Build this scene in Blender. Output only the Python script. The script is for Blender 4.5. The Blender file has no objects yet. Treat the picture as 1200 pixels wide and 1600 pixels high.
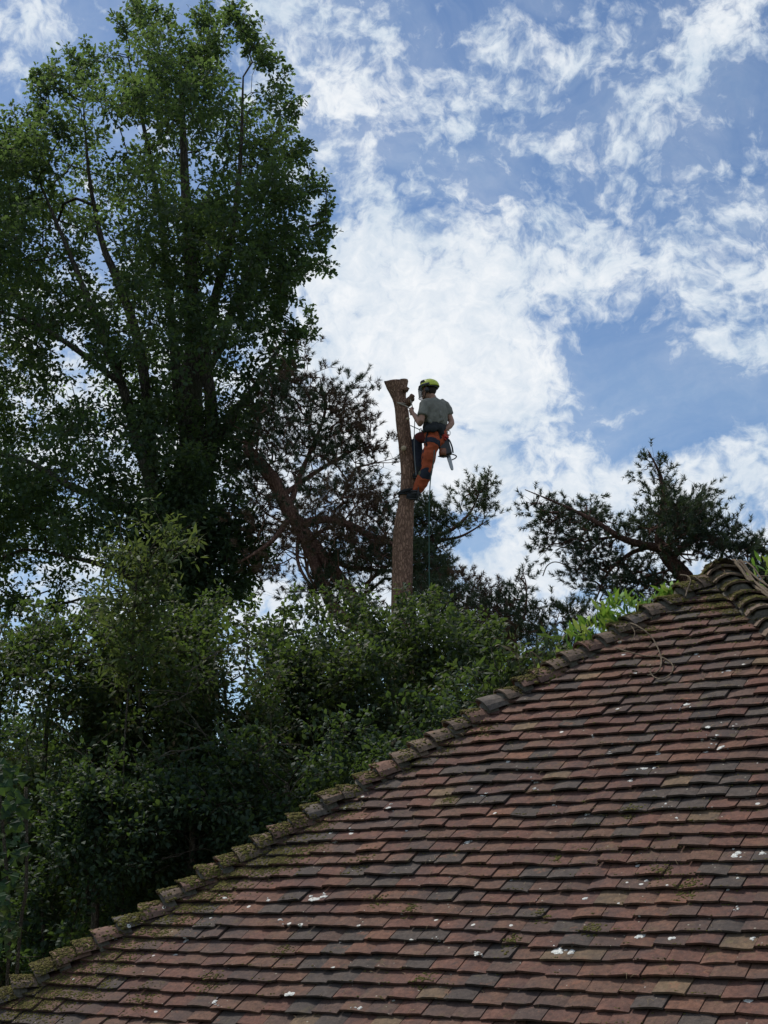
import bpy, bmesh, math, random
import numpy as np
from mathutils import Vector, Matrix, noise
from mathutils.bvhtree import BVHTree

random.seed(7)
RNG = np.random.default_rng(7)
S = bpy.context.scene
COL = S.collection

# ------------------------------------------------------------------ camera
FPX = 2400.0                                   # focal length in photograph pixels (1200 x 1600)
PITCH = math.atan(605.0 / FPX)
CAM = np.array([0.0, 0.0, 4.6])
CP, SP = math.cos(PITCH), math.sin(PITCH)
cam_data = bpy.data.cameras.new('camera')
cam_data.sensor_fit = 'VERTICAL'
cam_data.sensor_height = 24.0
cam_data.sensor_width = 18.0
cam_data.lens = 24.0 * FPX / 1600.0
cam_data.clip_start = 0.1
cam_data.clip_end = 3000.0
cam = bpy.data.objects.new('camera', cam_data)
cam.location = CAM
cam.rotation_euler = (math.pi / 2 + PITCH, 0, 0)
COL.objects.link(cam)
S.camera = cam

# ------------------------------------------------------------------ exposure
S.view_settings.view_transform = 'Standard'
S.view_settings.look = 'None'
S.view_settings.gamma = 1.0
S.view_settings.use_curve_mapping = False
S.view_settings.exposure = 0.13

# ------------------------------------------------------------------ sun and sky
SUN_EL, SUN_AZ = math.radians(57), math.radians(-48)      # azimuth from +Y, negative = to the left
sun_data = bpy.data.lights.new('sun', 'SUN')
sun_data.energy = 3.8
sun_data.angle = math.radians(11)
sun_data.color = (1.0, 0.95, 0.87)
sun = bpy.data.objects.new('sun', sun_data)
sdir = Vector((math.sin(SUN_AZ) * math.cos(SUN_EL), math.cos(SUN_AZ) * math.cos(SUN_EL), math.sin(SUN_EL)))
sun.rotation_euler = sdir.to_track_quat('Z', 'Y').to_euler()
COL.objects.link(sun)


class NT:
    """small helper that writes shader nodes as expressions"""
    def __init__(s, tree):
        s.t = tree
        for n in list(tree.nodes):
            tree.nodes.remove(n)
    def n(s, kind, **kw):
        nd = s.t.nodes.new(kind)
        for k, v in kw.items():
            setattr(nd, k, v)
        return nd
    def link(s, a, b):
        s.t.links.new(a, b)
    def put(s, sock, v):
        if isinstance(v, bpy.types.NodeSocket):
            s.t.links.new(v, sock)
        elif v is not None:
            if sock.type == 'RGBA' and len(v) == 3:
                v = (*v, 1)
            sock.default_value = v
    def m(s, op, a, b=None, c=None, clamp=False):
        nd = s.n('ShaderNodeMath', operation=op, use_clamp=clamp)
        s.put(nd.inputs[0], a)
        if b is not None: s.put(nd.inputs[1], b)
        if c is not None: s.put(nd.inputs[2], c)
        return nd.outputs[0]
    def vm(s, op, a, b=None, scale=None):
        nd = s.n('ShaderNodeVectorMath', operation=op)
        s.put(nd.inputs[0], a)
        if b is not None: s.put(nd.inputs[1], b)
        if scale is not None: s.put(nd.inputs['Scale'], scale)
        return nd.outputs[0] if op not in ('LENGTH', 'DOT_PRODUCT', 'DISTANCE') else nd.outputs[1]
    def xyz(s, a, b, c):
        nd = s.n('ShaderNodeCombineXYZ')
        for i, v in enumerate((a, b, c)): s.put(nd.inputs[i], v)
        return nd.outputs[0]
    def sep(s, v):
        nd = s.n('ShaderNodeSeparateXYZ'); s.put(nd.inputs[0], v)
        return nd.outputs
    def noise(s, v, scale, detail=4, rough=0.55, dist=0.0, col=False):
        nd = s.n('ShaderNodeTexNoise')
        if v is not None: s.put(nd.inputs['Vector'], v)
        s.put(nd.inputs['Scale'], scale); s.put(nd.inputs['Detail'], detail)
        s.put(nd.inputs['Roughness'], rough); s.put(nd.inputs['Distortion'], dist)
        return nd.outputs['Color' if col else 'Fac']
    def voro(s, v, scale, out='Distance', feature='F1', rand=1.0):
        nd = s.n('ShaderNodeTexVoronoi', feature=feature)
        if v is not None: s.put(nd.inputs['Vector'], v)
        s.put(nd.inputs['Scale'], scale); s.put(nd.inputs['Randomness'], rand)
        return nd.outputs[out]
    def map(s, v, a, b, c=0.0, d=1.0, smooth=False):
        nd = s.n('ShaderNodeMapRange', interpolation_type='SMOOTHSTEP' if smooth else 'LINEAR')
        s.put(nd.inputs[0], v)
        for i, q in enumerate((a, b, c, d)): s.put(nd.inputs[i + 1], q)
        return nd.outputs[0]
    def mix(s, f, a, b, mode='MIX'):
        nd = s.n('ShaderNodeMix', data_type='RGBA', blend_type=mode)
        s.put(nd.inputs[0], f); s.put(nd.inputs[6], a); s.put(nd.inputs[7], b)
        return nd.outputs[2]
    def ramp(s, f, stops, interp='LINEAR'):
        nd = s.n('ShaderNodeValToRGB'); s.put(nd.inputs[0], f)
        cr = nd.color_ramp; cr.interpolation = interp
        while len(cr.elements) < len(stops): cr.elements.new(0.5)
        for e, (p, c) in zip(cr.elements, stops):
            e.position = p; e.color = (*c, 1)
        return nd.outputs[0]


world = bpy.data.worlds.new('World')
S.world = world
world.use_nodes = True
W = NT(world.node_tree)
sky = W.n('ShaderNodeTexSky', sky_type='NISHITA', sun_disc=False)
sky.sun_elevation = SUN_EL
sky.sun_rotation = SUN_AZ
sky.altitude = 60
sky.air_density = 1.0
sky.dust_density = 0.3
sky.ozone_density = 5.0
D = W.n('ShaderNodeTexCoord').outputs['Generated']
dx, dy, dz = W.sep(W.vm('NORMALIZE', D))
az = W.m('ARCTAN2', dx, dy)
el = W.m('ARCSINE', dz)
def px_az_el(x, y):
    X, Y = (x - 600) / FPX, (800 - y) / FPX
    v = Vector((X, CP - SP * Y, SP + CP * Y)).normalized()
    return math.atan2(v.x, v.y), math.asin(v.z)
# a slow warp makes the cloud edges ragged
P2 = W.xyz(az, el, 0.0)
wr = W.noise(P2, 9.0, 5, 0.6, col=True)
wr2 = W.vm('SCALE', W.vm('SUBTRACT', wr, (0.5, 0.5, 0.5)), scale=0.055)
Q = W.vm('ADD', P2, wr2)
qa, qe, _ = W.sep(Q)
def bank(x, y, rx, ry, deg, amp):
    """one cloud bank: centre and size given where it stands in the sky"""
    a0, e0 = px_az_el(x, y)
    c, s_ = math.cos(math.radians(deg)), math.sin(math.radians(deg))
    a, b = W.m('SUBTRACT', qa, a0), W.m('SUBTRACT', qe, e0)
    u = W.m('MULTIPLY', W.m('ADD', W.m('MULTIPLY', a, c), W.m('MULTIPLY', b, s_)), FPX / rx)
    v = W.m('MULTIPLY', W.m('SUBTRACT', W.m('MULTIPLY', b, c), W.m('MULTIPLY', a, s_)), FPX / ry)
    r2 = W.m('ADD', W.m('MULTIPLY', u, u), W.m('MULTIPLY', v, v))
    return W.m('MULTIPLY', W.m('POWER', 2.718, W.m('MULTIPLY', r2, -1.0)), amp)
BANKS = [(40, 50, 110, 75, 20, .40), (470, 60, 200, 120, -20, .34), (560, 170, 90, 100, -50, .22),
         (760, 60, 120, 35, 40, .2), (880, 90, 130, 50, 35, .34), (720, 180, 110, 50, 45, .22),
         (865, 228, 75, 38, 15, .46), (1060, 110, 190, 62, 52, .46), (1160, 40, 90, 50, 45, .3), (1165, 255, 70, 55, 20, .28),
         (660, 470, 230, 180, -25, .46), (800, 620, 210, 100, -20, .42), (560, 640, 170, 170, 0, .36),
         (930, 385, 300, 75, 6, .31), (1150, 420, 140, 70, 15, .30), (1120, 490, 110, 60, 10, .20), (960, 460, 120, 50, 0, .16), (1150, 552, 110, 34, -12, .38),
         (1010, 632, 80, 9, 0, .24), (1080, 770, 270, 90, 4, .50), (860, 850, 120, 60, 15, .34), (1000, 890, 240, 50, 0, .3),
         (250, 800, 420, 330, 0, .42), (100, 520, 250, 180, 0, .25), (680, 970, 300, 70, 0, .4), (640, 720, 170, 60, -10, .25),
         # blue gaps
         (985, 580, 120, 75, 10, -.36), (740, 300, 150, 40, 30, -.16), (620, 250, 60, 90, 20, -.10),
         (965, 30, 60, 60, 50, -.12), (715, 815, 55, 28, 0, -.42), (1000, 290, 110, 45, 10, -.08),
         (150, 130, 120, 60, 20, -.25), (30, 270, 80, 90, 0, -.15), (1090, 660, 170, 26, 5, -.2)]
acc = None
for b in BANKS:
    o = bank(*b)
    acc = o if acc is None else W.m('ADD', acc, o)
# fine altocumulus grain drawn out along the wind
rot = W.n('ShaderNodeMapping', vector_type='POINT')
W.put(rot.inputs['Vector'], Q)
rot.inputs['Rotation'].default_value = (0, 0, math.radians(-38))
rot.inputs['Scale'].default_value = (1.0, 1.7, 1.0)
g1 = W.noise(rot.outputs[0], 17.0, 9, 0.62, 0.25)
g2 = W.noise(W.vm('ADD', Q, (3.1, 1.7, 0)), 72.0, 6, 0.62, 0.25)
g3 = W.voro(W.vm('ADD', rot.outputs[0], W.vm('SCALE', wr, scale=0.03)), 62.0, feature='SMOOTH_F1')
# away from this part of the sky the same broken cover simply carries on
view = (0.0, CP, SP)
off = W.m('ARCCOSINE', W.vm('DOT_PRODUCT', W.vm('NORMALIZE', D), view))
acc = W.m('ADD', acc, W.map(off, math.radians(20), math.radians(34), 0.0, 0.30, smooth=True))
grain = W.m('ADD', W.m('MULTIPLY', g1, 1.05), W.m('ADD', W.m('MULTIPLY', g2, 1.15), W.m('MULTIPLY', g3, -0.24)))
dens = W.m('ADD', acc, W.m('SUBTRACT', grain, 1.01))
mask = W.map(dens, 0.0, 0.56, 0.0, 1.0, smooth=True)
fine = W.noise(W.vm('ADD', rot.outputs[0], (1, 5, 2)), 95.0, 5, 0.62, 0.5)
mask = W.m('MULTIPLY', mask, W.map(W.m('ADD', fine, W.m('MULTIPLY', dens, 0.5)), 0.36, 0.66, 0.55, 1.0), clamp=True)
veil = W.m('MULTIPLY', W.map(W.noise(rot.outputs[0], 7.0, 6, 0.6, 0.8), 0.40, 0.72), 0.36)
mask = W.m('MAXIMUM', mask, veil)
shade = W.noise(W.vm('ADD', Q, (7, 3, 0)), 15.0, 7, 0.62)
low = W.map(el, 0.02, 0.30, 0.0, 1.0)
body = W.mix(W.map(W.m('ADD', W.m('ADD', W.m('MULTIPLY', shade, .75), W.m('MULTIPLY', fine, .35)), W.m('MULTIPLY', dens, 0.30)), 0.42, 0.88), (.42, .54, .67), (.83, .85, .87))
body = W.mix(low, W.mix(0.5, body, (.62, .67, .73)), body)
bg1 = W.n('ShaderNodeBackground'); W.put(bg1.inputs[0], sky.outputs[0]); bg1.inputs[1].default_value = 0.098
bg2 = W.n('ShaderNodeBackground'); W.put(bg2.inputs[0], body); bg2.inputs[1].default_value = 1.03
mx = W.n('ShaderNodeMixShader')
W.put(mx.inputs[0], W.m('MULTIPLY', mask, 0.96))
W.link(bg1.outputs[0], mx.inputs[1]); W.link(bg2.outputs[0], mx.inputs[2])
out = W.n('ShaderNodeOutputWorld'); W.link(mx.outputs[0], out.inputs[0])

# ------------------------------------------------------------------ helpers
def at(x, y, Y):
    """point seen at photograph pixel (x, y) standing in the upright plane Y metres in front of the camera"""
    X, V = (x - 600) / FPX, (800 - y) / FPX
    d = np.array([X, CP - SP * V, SP + CP * V])
    return CAM + d * (Y / d[1])

def ray_dir(x, y):
    X, V = (x - 600) / FPX, (800 - y) / FPX
    return np.array([X, CP - SP * V, SP + CP * V])

def tag(o, label=None, cat=None, group=None, kind=None):
    if label: o['label'] = label
    if cat: o['category'] = cat
    if group: o['group'] = group
    if kind: o['kind'] = kind
    return o

def empty(name, loc, **kw):
    o = bpy.data.objects.new(name, None)
    o.location = loc; o.empty_display_size = 0.2
    COL.objects.link(o)
    return tag(o, **kw)

def adopt(o, parent):
    """parent, keeping the child's world-space mesh where it is (parents only ever have a location)"""
    if parent is not None:
        base = Vector((0, 0, 0)); p = parent
        while p is not None:
            base += p.location; p = p.parent
        o.parent = parent
        o.location = Vector(o.location) - base
    return o

def mesh_np(name, V, F, mats, parent=None, smooth=False, mat_idx=None, loc=None):
    """one mesh object from numpy arrays (F: rows of 3 or 4 indices, or a list of such arrays)"""
    Fs = F if isinstance(F, list) and np.ndim(F[0]) == 2 else [F]
    Fs = [np.asarray(f, dtype=np.int32) for f in Fs if len(f)]
    V = np.asarray(V, dtype=np.float64)
    me = bpy.data.meshes.new(name)
    if loc is None and parent is not None:
        loc = (0, 0, 0)
    me.vertices.add(len(V)); me.vertices.foreach_set('co', V.astype(np.float32).ravel())
    loops = np.concatenate([f.ravel() for f in Fs])
    tot = np.concatenate([np.full(len(f), f.shape[1], np.int32) for f in Fs])
    start = np.concatenate([[0], np.cumsum(tot)[:-1]]).astype(np.int32)
    me.loops.add(len(loops)); me.loops.foreach_set('vertex_index', loops)
    me.polygons.add(len(tot)); me.polygons.foreach_set('loop_start', start); me.polygons.foreach_set('loop_total', tot)
    me.polygons.foreach_set('use_smooth', np.full(len(tot), bool(smooth)))
    if not isinstance(mats, (list, tuple)): mats = [mats]
    for m_ in mats: me.materials.append(m_)
    if mat_idx is not None: me.polygons.foreach_set('material_index', np.asarray(mat_idx, np.int32))
    me.update(calc_edges=True); me.validate()
    o = bpy.data.objects.new(name, me)
    COL.objects.link(o)
    return adopt(o, parent)

class MB:
    """collects pieces of geometry and links them as one mesh object"""
    def __init__(s): s.V = []; s.F3 = []; s.F4 = []; s.n = 0
    def add(s, V, F):
        V = np.asarray(V, float).reshape(-1, 3)
        for f in F:
            (s.F3 if len(f) == 3 else s.F4).append([i + s.n for i in f])
        s.V.append(V); s.n += len(V)
        return s
    def tube(s, pts, rad, sides=8, cap=True, ref=None, flat=1.0, jit=0.0):
        """loft along pts; rad one value or one per point (or (a, b) pairs across / along ref)"""
        pts = np.asarray(pts, float); n = len(pts)
        if not hasattr(rad, '__len__'): rad = [rad] * n
        T = np.gradient(pts, axis=0); T /= np.linalg.norm(T, axis=1)[:, None] + 1e-9
        up = np.array(ref, float) if ref is not None else np.array([0.13, 0.21, 1.0])
        if ref is None and abs(T[0] @ up) > 0.93 * np.linalg.norm(up): up = np.array([1.0, 0.1, 0.0])
        V = []
        for i in range(n):
            a = up - T[i] * (T[i] @ up)
            if np.linalg.norm(a) < 1e-4: a = np.array([1.0, 0, 0]) - T[i] * T[i][0]
            a /= np.linalg.norm(a); b = np.cross(T[i], a)
            if ref is None: up = a
            ra, rb = rad[i] if hasattr(rad[i], '__len__') else (rad[i], rad[i] * flat)
            for k in range(sides):
                t = 2 * math.pi * k / sides
                q = 1 + (random.uniform(-jit, jit) if jit else 0)
                V.append(pts[i] + (a * math.cos(t) * ra + b * math.sin(t) * rb) * q)
        F = [(i * sides + k, i * sides + (k + 1) % sides, (i + 1) * sides + (k + 1) % sides, (i + 1) * sides + k)
             for i in range(n - 1) for k in range(sides)]
        if cap:
            V.append(pts[0]); V.append(pts[-1]); c0, c1 = n * sides, n * sides + 1
            for k in range(sides):
                F.append((c0, (k + 1) % sides, k)); F.append((c1, (n - 1) * sides + k, (n - 1) * sides + (k + 1) % sides))
        return s.add(V, F)
    def ball(s, c, r, seg=12, rings=8, R=None):
        r = r if hasattr(r, '__len__') else (r, r, r)
        V = []; c = np.asarray(c, float)
        R = np.eye(3) if R is None else np.asarray(R)
        for i in range(rings + 1):
            t = math.pi * i / rings
            for k in range(seg):
                p = 2 * math.pi * k / seg
                V.append(c + R @ np.array([math.sin(t) * math.cos(p) * r[0], math.sin(t) * math.sin(p) * r[1], math.cos(t) * r[2]]))
        F = [(i * seg + k, (i + 1) * seg + k, (i + 1) * seg + (k + 1) % seg, i * seg + (k + 1) % seg) for i in range(rings) for k in range(seg)]
        return s.add(V, F)
    def box(s, c, half, R=None):
        c = np.asarray(c, float); R = np.eye(3) if R is None else np.asarray(R)
        V = [c + R @ (np.array(q) * half) for q in ((-1,-1,-1),(1,-1,-1),(1,1,-1),(-1,1,-1),(-1,-1,1),(1,-1,1),(1,1,1),(-1,1,1))]
        return s.add(V, [(0,3,2,1),(4,5,6,7),(0,1,5,4),(1,2,6,5),(2,3,7,6),(3,0,4,7)])
    def build(s, name, mat, parent=None, smooth=True, bevel=0.0, remesh=0.0, smoothing=0):
        F = [np.array(f) for f in (s.F3, s.F4) if f]
        o = mesh_np(name, np.vstack(s.V), F, mat, None, smooth)
        mods = []
        if remesh:
            m_ = o.modifiers.new('r', 'REMESH'); m_.mode = 'VOXEL'; m_.voxel_size = remesh; m_.use_smooth_shade = True
        if smoothing:
            m_ = o.modifiers.new('s', 'SMOOTH'); m_.factor = 0.5; m_.iterations = smoothing
        if bevel:
            m_ = o.modifiers.new('b', 'BEVEL'); m_.width = bevel; m_.segments = 2; m_.limit_method = 'ANGLE'
        if o.modifiers:
            dg = bpy.context.evaluated_depsgraph_get(); dg.update()
            me = bpy.data.meshes.new_from_object(o.evaluated_get(dg))
            me.name = name
            o.modifiers.clear(); o.data = me
            if not len(me.materials): me.materials.append(mat)
            me.polygons.foreach_set('use_smooth', np.full(len(me.polygons), smooth))
        return adopt(o, parent)

MATS = {}
def material(name, fn):
    m_ = bpy.data.materials.new(name); m_.use_nodes = True
    t = NT(m_.node_tree)
    sh = fn(t)
    o = t.n('ShaderNodeOutputMaterial'); t.link(sh, o.inputs[0])
    MATS[name] = m_
    return m_
def pbsdf(t, col, rough=0.8, bump=None, bstr=0.4, bdist=0.01, spec=0.3, metal=0.0, **kw):
    b = t.n('ShaderNodeBsdfPrincipled')
    t.put(b.inputs['Base Color'], col); t.put(b.inputs['Roughness'], rough)
    t.put(b.inputs['Specular IOR Level'], spec); t.put(b.inputs['Metallic'], metal)
    for k, v in kw.items(): t.put(b.inputs[k], v)
    if bump is not None:
        bp = t.n('ShaderNodeBump'); t.put(bp.inputs['Height'], bump)
        bp.inputs['Strength'].default_value = bstr; bp.inputs['Distance'].default_value = bdist
        t.link(bp.outputs[0], b.inputs['Normal'])
    return b.outputs[0]
def simple(name, col, rough=0.7, var=0.25, scale=30.0, spec=0.3, metal=0.0, bstr=0.3, bdist=0.004):
    def fn(t):
        P = t.n('ShaderNodeNewGeometry').outputs['Position']
        n_ = t.noise(P, scale, 5, 0.6)
        dark = tuple(c * (1 - var) for c in col); lite = tuple(min(1, c * (1 + var)) for c in col)
        return pbsdf(t, t.mix(t.map(n_, 0.3, 0.7), dark, lite), rough, n_, bstr, bdist, spec, metal)
    return material(name, fn)
def leaf_mat(name, stops, trans=0.35, tcol=(.16, .26, .03), rough=0.5, clump=1.3):
    """leaves: every leaf its own tone (random per island), clumps of slightly different colour"""
    def fn(t):
        g = t.n('ShaderNodeNewGeometry')
        r = g.outputs['Random Per Island']
        n_ = t.noise(g.outputs['Position'], clump, 3, 0.6)
        f = t.m('ADD', t.m('MULTIPLY', r, 0.62), t.m('MULTIPLY', t.map(n_, 0.3, 0.7), 0.38))
        c = t.ramp(f, stops)
        b = pbsdf(t, c, 0.62, spec=0.2)
        tr = t.n('ShaderNodeBsdfTranslucent'); t.put(tr.inputs[0], t.mix(0.55, c, tcol))
        mx_ = t.n('ShaderNodeMixShader'); mx_.inputs[0].default_value = trans
        t.link(b, mx_.inputs[1]); t.link(tr.outputs[0], mx_.inputs[2])
        return mx_.outputs[0]
    return material(name, fn)
def bark_mat(name, dark, lite, scale=9.0, stretch=0.22, moss=None):
    def fn(t):
        P = t.n('ShaderNodeNewGeometry').outputs['Position']
        mp = t.n('ShaderNodeMapping'); t.put(mp.inputs[0], P); mp.inputs['Scale'].default_value = (1, 1, stretch)
        v = t.voro(t.vm('ADD', mp.outputs[0], t.vm('SCALE', t.noise(P, 5, 3, col=True), scale=0.12)), scale * 3, feature='DISTANCE_TO_EDGE')
        n_ = t.noise(mp.outputs[0], scale, 7, 0.65, 0.6)
        f = t.m('ADD', t.m('MULTIPLY', t.map(v, 0.0, 0.25), 0.5), t.m('MULTIPLY', n_, 0.55))
        c = t.mix(t.map(f, 0.25, 0.85), dark, lite)
        if moss: c = t.mix(t.map(t.noise(P, 1.7, 4), 0.52, 0.66), c, moss)
        return pbsdf(t, c, 0.95, f, 0.9, 0.02, 0.1)
    return material(name, fn)
# ------------------------------------------------------------------ ground
grass = material('meadow', lambda t: pbsdf(t, t.mix(t.noise(t.n('ShaderNodeNewGeometry').outputs['Position'], 0.8, 8, 0.65), (.03, .05, .015), (.07, .09, .03)), 1.0,
                 t.noise(t.n('ShaderNodeNewGeometry').outputs['Position'], 25, 5), 0.8, 0.05, 0.1))
NG = 60
gx = np.concatenate([-np.geomspace(900, 3, NG // 2), np.geomspace(3, 900, NG // 2)])
GX, GY = np.meshgrid(gx, gx)
GZ = 0.05 * np.sin(GX * .3) + 0.05 * np.cos(GY * .23) - 0.06
gi = np.arange(NG * NG).reshape(NG, NG)
GF = np.stack([gi[:-1, :-1], gi[:-1, 1:], gi[1:, 1:], gi[1:, :-1]], -1).reshape(-1, 4)
ground = mesh_np('ground', np.stack([GX, GY, GZ], -1).reshape(-1, 3), GF, grass, smooth=True)
ground['kind'] = 'structure'

# ------------------------------------------------------------------ the tiled building
H = np.array([0.83118, -0.55601, 0.0])            # along the courses, towards the right and the camera
M = np.array([0.55601, 0.83118, 0.0])             # into the building
RP = math.radians(42)
U = M * math.cos(RP) + np.array([0, 0, math.sin(RP)])   # up the slope
N = np.cross(H, U)
P0 = CAM + ray_dir(1140, 1540) * 6.86
def fp(h, v, n=0.0): return P0 + H * h + U * v + N * n
AP = (-0.99, 3.66)                                # apex in face coordinates
LH = 1.18                                         # left hip: dv/dh
RH = 1.3456                                       # right hip
EAVE = -2.0
def hl(v): return AP[0] + (v - AP[1]) / LH
def hr(v): return AP[0] - (v - AP[1]) / RH
apex = fp(*AP)
eL, eR = fp(hl(EAVE), EAVE), fp(hr(EAVE), EAVE)
half = ((apex - eL) @ M, )
back = 2 * ((apex - (eL + eR) / 2) @ M)
eLb, eRb = eL + M * back, eR + M * back

def tile_mat(name, base, alt, scorch=0.35):
    def fn(t):
        g = t.n('ShaderNodeNewGeometry'); P = g.outputs['Position']
        # roof-aligned coordinates, so stains run down the slope
        a = t.vm('DOT_PRODUCT', P, tuple(H)); b_ = t.vm('DOT_PRODUCT', P, tuple(U)); c_ = t.vm('DOT_PRODUCT', P, tuple(N))
        Q_ = t.xyz(a, b_, c_)
        r = g.outputs['Random Per Island']
        n1 = t.noise(Q_, 6.0, 6, 0.65); n2 = t.noise(Q_, 45.0, 6, 0.7); n3 = t.noise(Q_, 220.0, 3, 0.6)
        c = t.mix(t.map(t.m('ADD', t.m('MULTIPLY', n1, .6), t.m('MULTIPLY', r, .4)), .3, .7), base, alt)
        c = t.mix(t.m('MULTIPLY', t.map(n2, .42, .66), 0.70), c, tuple(q * 0.45 for q in base))
        c = t.mix(t.m('MULTIPLY', t.map(n3, .5, .8), 0.35), c, (.30, .25, .21))
        scar = t.m('MULTIPLY', t.map(t.noise(Q_, 7.5, 4, 0.7), .60, .66), t.map(t.noise(t.vm('ADD', Q_, (5, 5, 5)), 70.0, 4, .7), .40, .56))
        c = t.mix(t.m('MULTIPLY', scar, 0.55), c, (.30, .125, .075))
        c = t.mix(t.m('MULTIPLY', t.map(t.noise(t.vm('ADD', Q_, (2, 7, 1)), 28.0, 6, 0.75), .56, .66), 0.65), c, (.040, .036, .034))
        c = t.mix(t.map(t.noise(t.vm('ADD', Q_, (8, 1, 4)), 24.0, 7, 0.78), .30, .72), t.mix(0.55, c, (.030, .024, .022)), t.mix(0.16, c, (.30, .19, .13)))
        # sooty algae film, olive growth, pale lichen crust
        c = t.mix(t.m('MULTIPLY', t.map(t.noise(Q_, 3.1, 6, 0.75), .44, .64), scorch * 1.5), c, (.045, .042, .045))
        c = t.mix(t.m('MULTIPLY', t.map(t.noise(Q_, 11.0, 6, 0.72), .58, .74), 0.6), c, (.125, .105, .055))
        vd = t.voro(t.vm('ADD', Q_, t.vm('SCALE', t.noise(Q_, 40, 3, col=True), scale=0.012)), 13.0)
        vc = t.voro(Q_, 13.0, out='Color')
        rr = t.sep(vc)[0]
        spot = t.m('MULTIPLY', t.m('LESS_THAN', vd, t.map(rr, 0.76, 1.0, 0.02, 0.20)), t.m('GREATER_THAN', t.noise(Q_, 1.2, 2), 0.47))
        c = t.mix(t.m('MULTIPLY', spot, 0.85), c, (.55, .55, .52))
        vd2 = t.voro(Q_, 34.0); vr2 = t.sep(t.voro(Q_, 34.0, out='Color'))[1]
        c = t.mix(t.m('MULTIPLY', t.m('LESS_THAN', vd2, t.map(vr2, 0.86, 1.0, 0.0, 0.2)), 0.7), c, (.34, .32, .26))
        hgt = t.m('ADD', t.m('MULTIPLY', n2, 0.6), t.m('MULTIPLY', n3, 0.4))
        return pbsdf(t, c, 0.88, hgt, 0.7, 0.007, 0.08)
    return material(name, fn)
TM = [tile_mat('clay_plum', (.130, .057, .047), (.180, .084, .064)),
      tile_mat('clay_brown', (.126, .066, .050), (.174, .094, .068)),
      tile_mat('clay_blue_grey', (.046, .043, .044), (.085, .078, .074), .25),
      tile_mat('clay_red', (.140, .068, .052), (.21, .098, .064), .15),
      tile_mat('clay_dusky', (.084, .054, .049), (.122, .077, .066)),
      tile_mat('clay_buff', (.165, .115, .070), (.225, .155, .095), .3)]
TW = [.37, .28, .11, .05, .16, .03]

# plain-tile shapes: width across, tail at v = 0, head at v = 0.2
def tile_shape(rng, w=0.160, chip=0):
    nu = 4
    camber = rng.uniform(-0.003, 0.008); warp = rng.uniform(-0.005, 0.005); tailw = rng.uniform(-.006, .006, nu + 1) + rng.uniform(-.008, .008) * np.linspace(-1, 1, nu + 1)
    lift = 0.042 + rng.uniform(-.003, .010)
    V = []
    for side in (0, 1):                       # 0 top face, 1 underside
        for j, v in enumerate((0.0, 0.10, 0.2)):
            for i in range(nu + 1):
                u = (i / nu - .5)
                z = lift * (1 - v / 0.2) ** 1.0 + camber * (1 - 4 * u * u) * (1 - j * .4) + warp * u * 2 * (1 - v / .2)
                V.append((u * w, v + (tailw[i] * .5 if j == 0 else 0), z - (0.0135 if side else 0)))
    if chip:
        for b0 in (0, 3 * (nu + 1)):
            q = b0 + (0 if chip < 0 else nu); x_, y_, z_ = V[q]; V[q] = (x_ * .90, y_ + .016, z_)
            q = b0 + (1 if chip < 0 else nu - 1); x_, y_, z_ = V[q]; V[q] = (x_, y_ + .002, z_)
    F = []
    k = nu + 1; o = 3 * k
    for j in range(2):
        for i in range(nu):
            a = j * k + i
            F.append((a, a + 1, a + 1 + k, a + k)); F.append((o + a + k, o + a + k + 1, o + a + 1, o + a))
    for i in range(nu): F.append((i, o + i, o + i + 1, i + 1))                       # tail edge
    for j in range(2):
        a, b = j * k, (j + 1) * k
        F.append((a, b, o + b, o + a)); a += nu; b += nu
        F.append((a, o + a, o + b, b))
    return np.array(V), np.array(F)
trng = np.random.default_rng(3)
SHAPES = [tile_shape(trng, chip=(1 if i == 14 else -1 if i == 15 else 0)) for i in range(40)]
def sag(h, v):
    p = Vector((h * .9, v * .9, 1.3))
    return noise.noise(p) * 0.018, noise.noise(p + Vector((9, 3, 1))) * 0.016
EDGE_R, EDGE_L = hr, hl

building = empty('cottage', tuple((eL + eR) / 2 * np.array([1, 1, 0])), label='old cottage under a hipped roof of weathered red-brown clay tiles, filling the lower right', cat='building')
wall_m = material('old_brick_wall', lambda t: pbsdf(t, t.mix(t.noise(None, 12, 5), (.2, .1, .07), (.3, .17, .12)), .95))
felt_m = simple('roof_underlay', (.03, .026, .024), 1.0)
def lift_down(p, d): return p - np.array([0, 0, d])
inset = [eL + (apex - eL) * .05, eR + (apex - eR) * .05, eRb + (apex - eRb) * .05, eLb + (apex - eLb) * .05]
V = [p * [1, 1, 0] + [0, 0, q] for q in (-0.1, eL[2] - .08) for p in inset]
mesh_np('wall', V, [(0, 1, 5, 4), (1, 2, 6, 5), (2, 3, 7, 6), (3, 0, 4, 7)], wall_m, building)
roof = mesh_np('roof', [lift_down(p, .012) for p in (eL, eR, eRb, eLb, apex)] + [lift_down(p, .06) for p in (eL, eR, eRb, eLb)],
               [np.array([(0, 1, 4), (1, 2, 4), (2, 3, 4), (3, 0, 4)]), np.array([(0, 5, 6, 1), (1, 6, 7, 2), (2, 7, 8, 3), (3, 8, 5, 0), (5, 8, 7, 6)])], felt_m, building)

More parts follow.
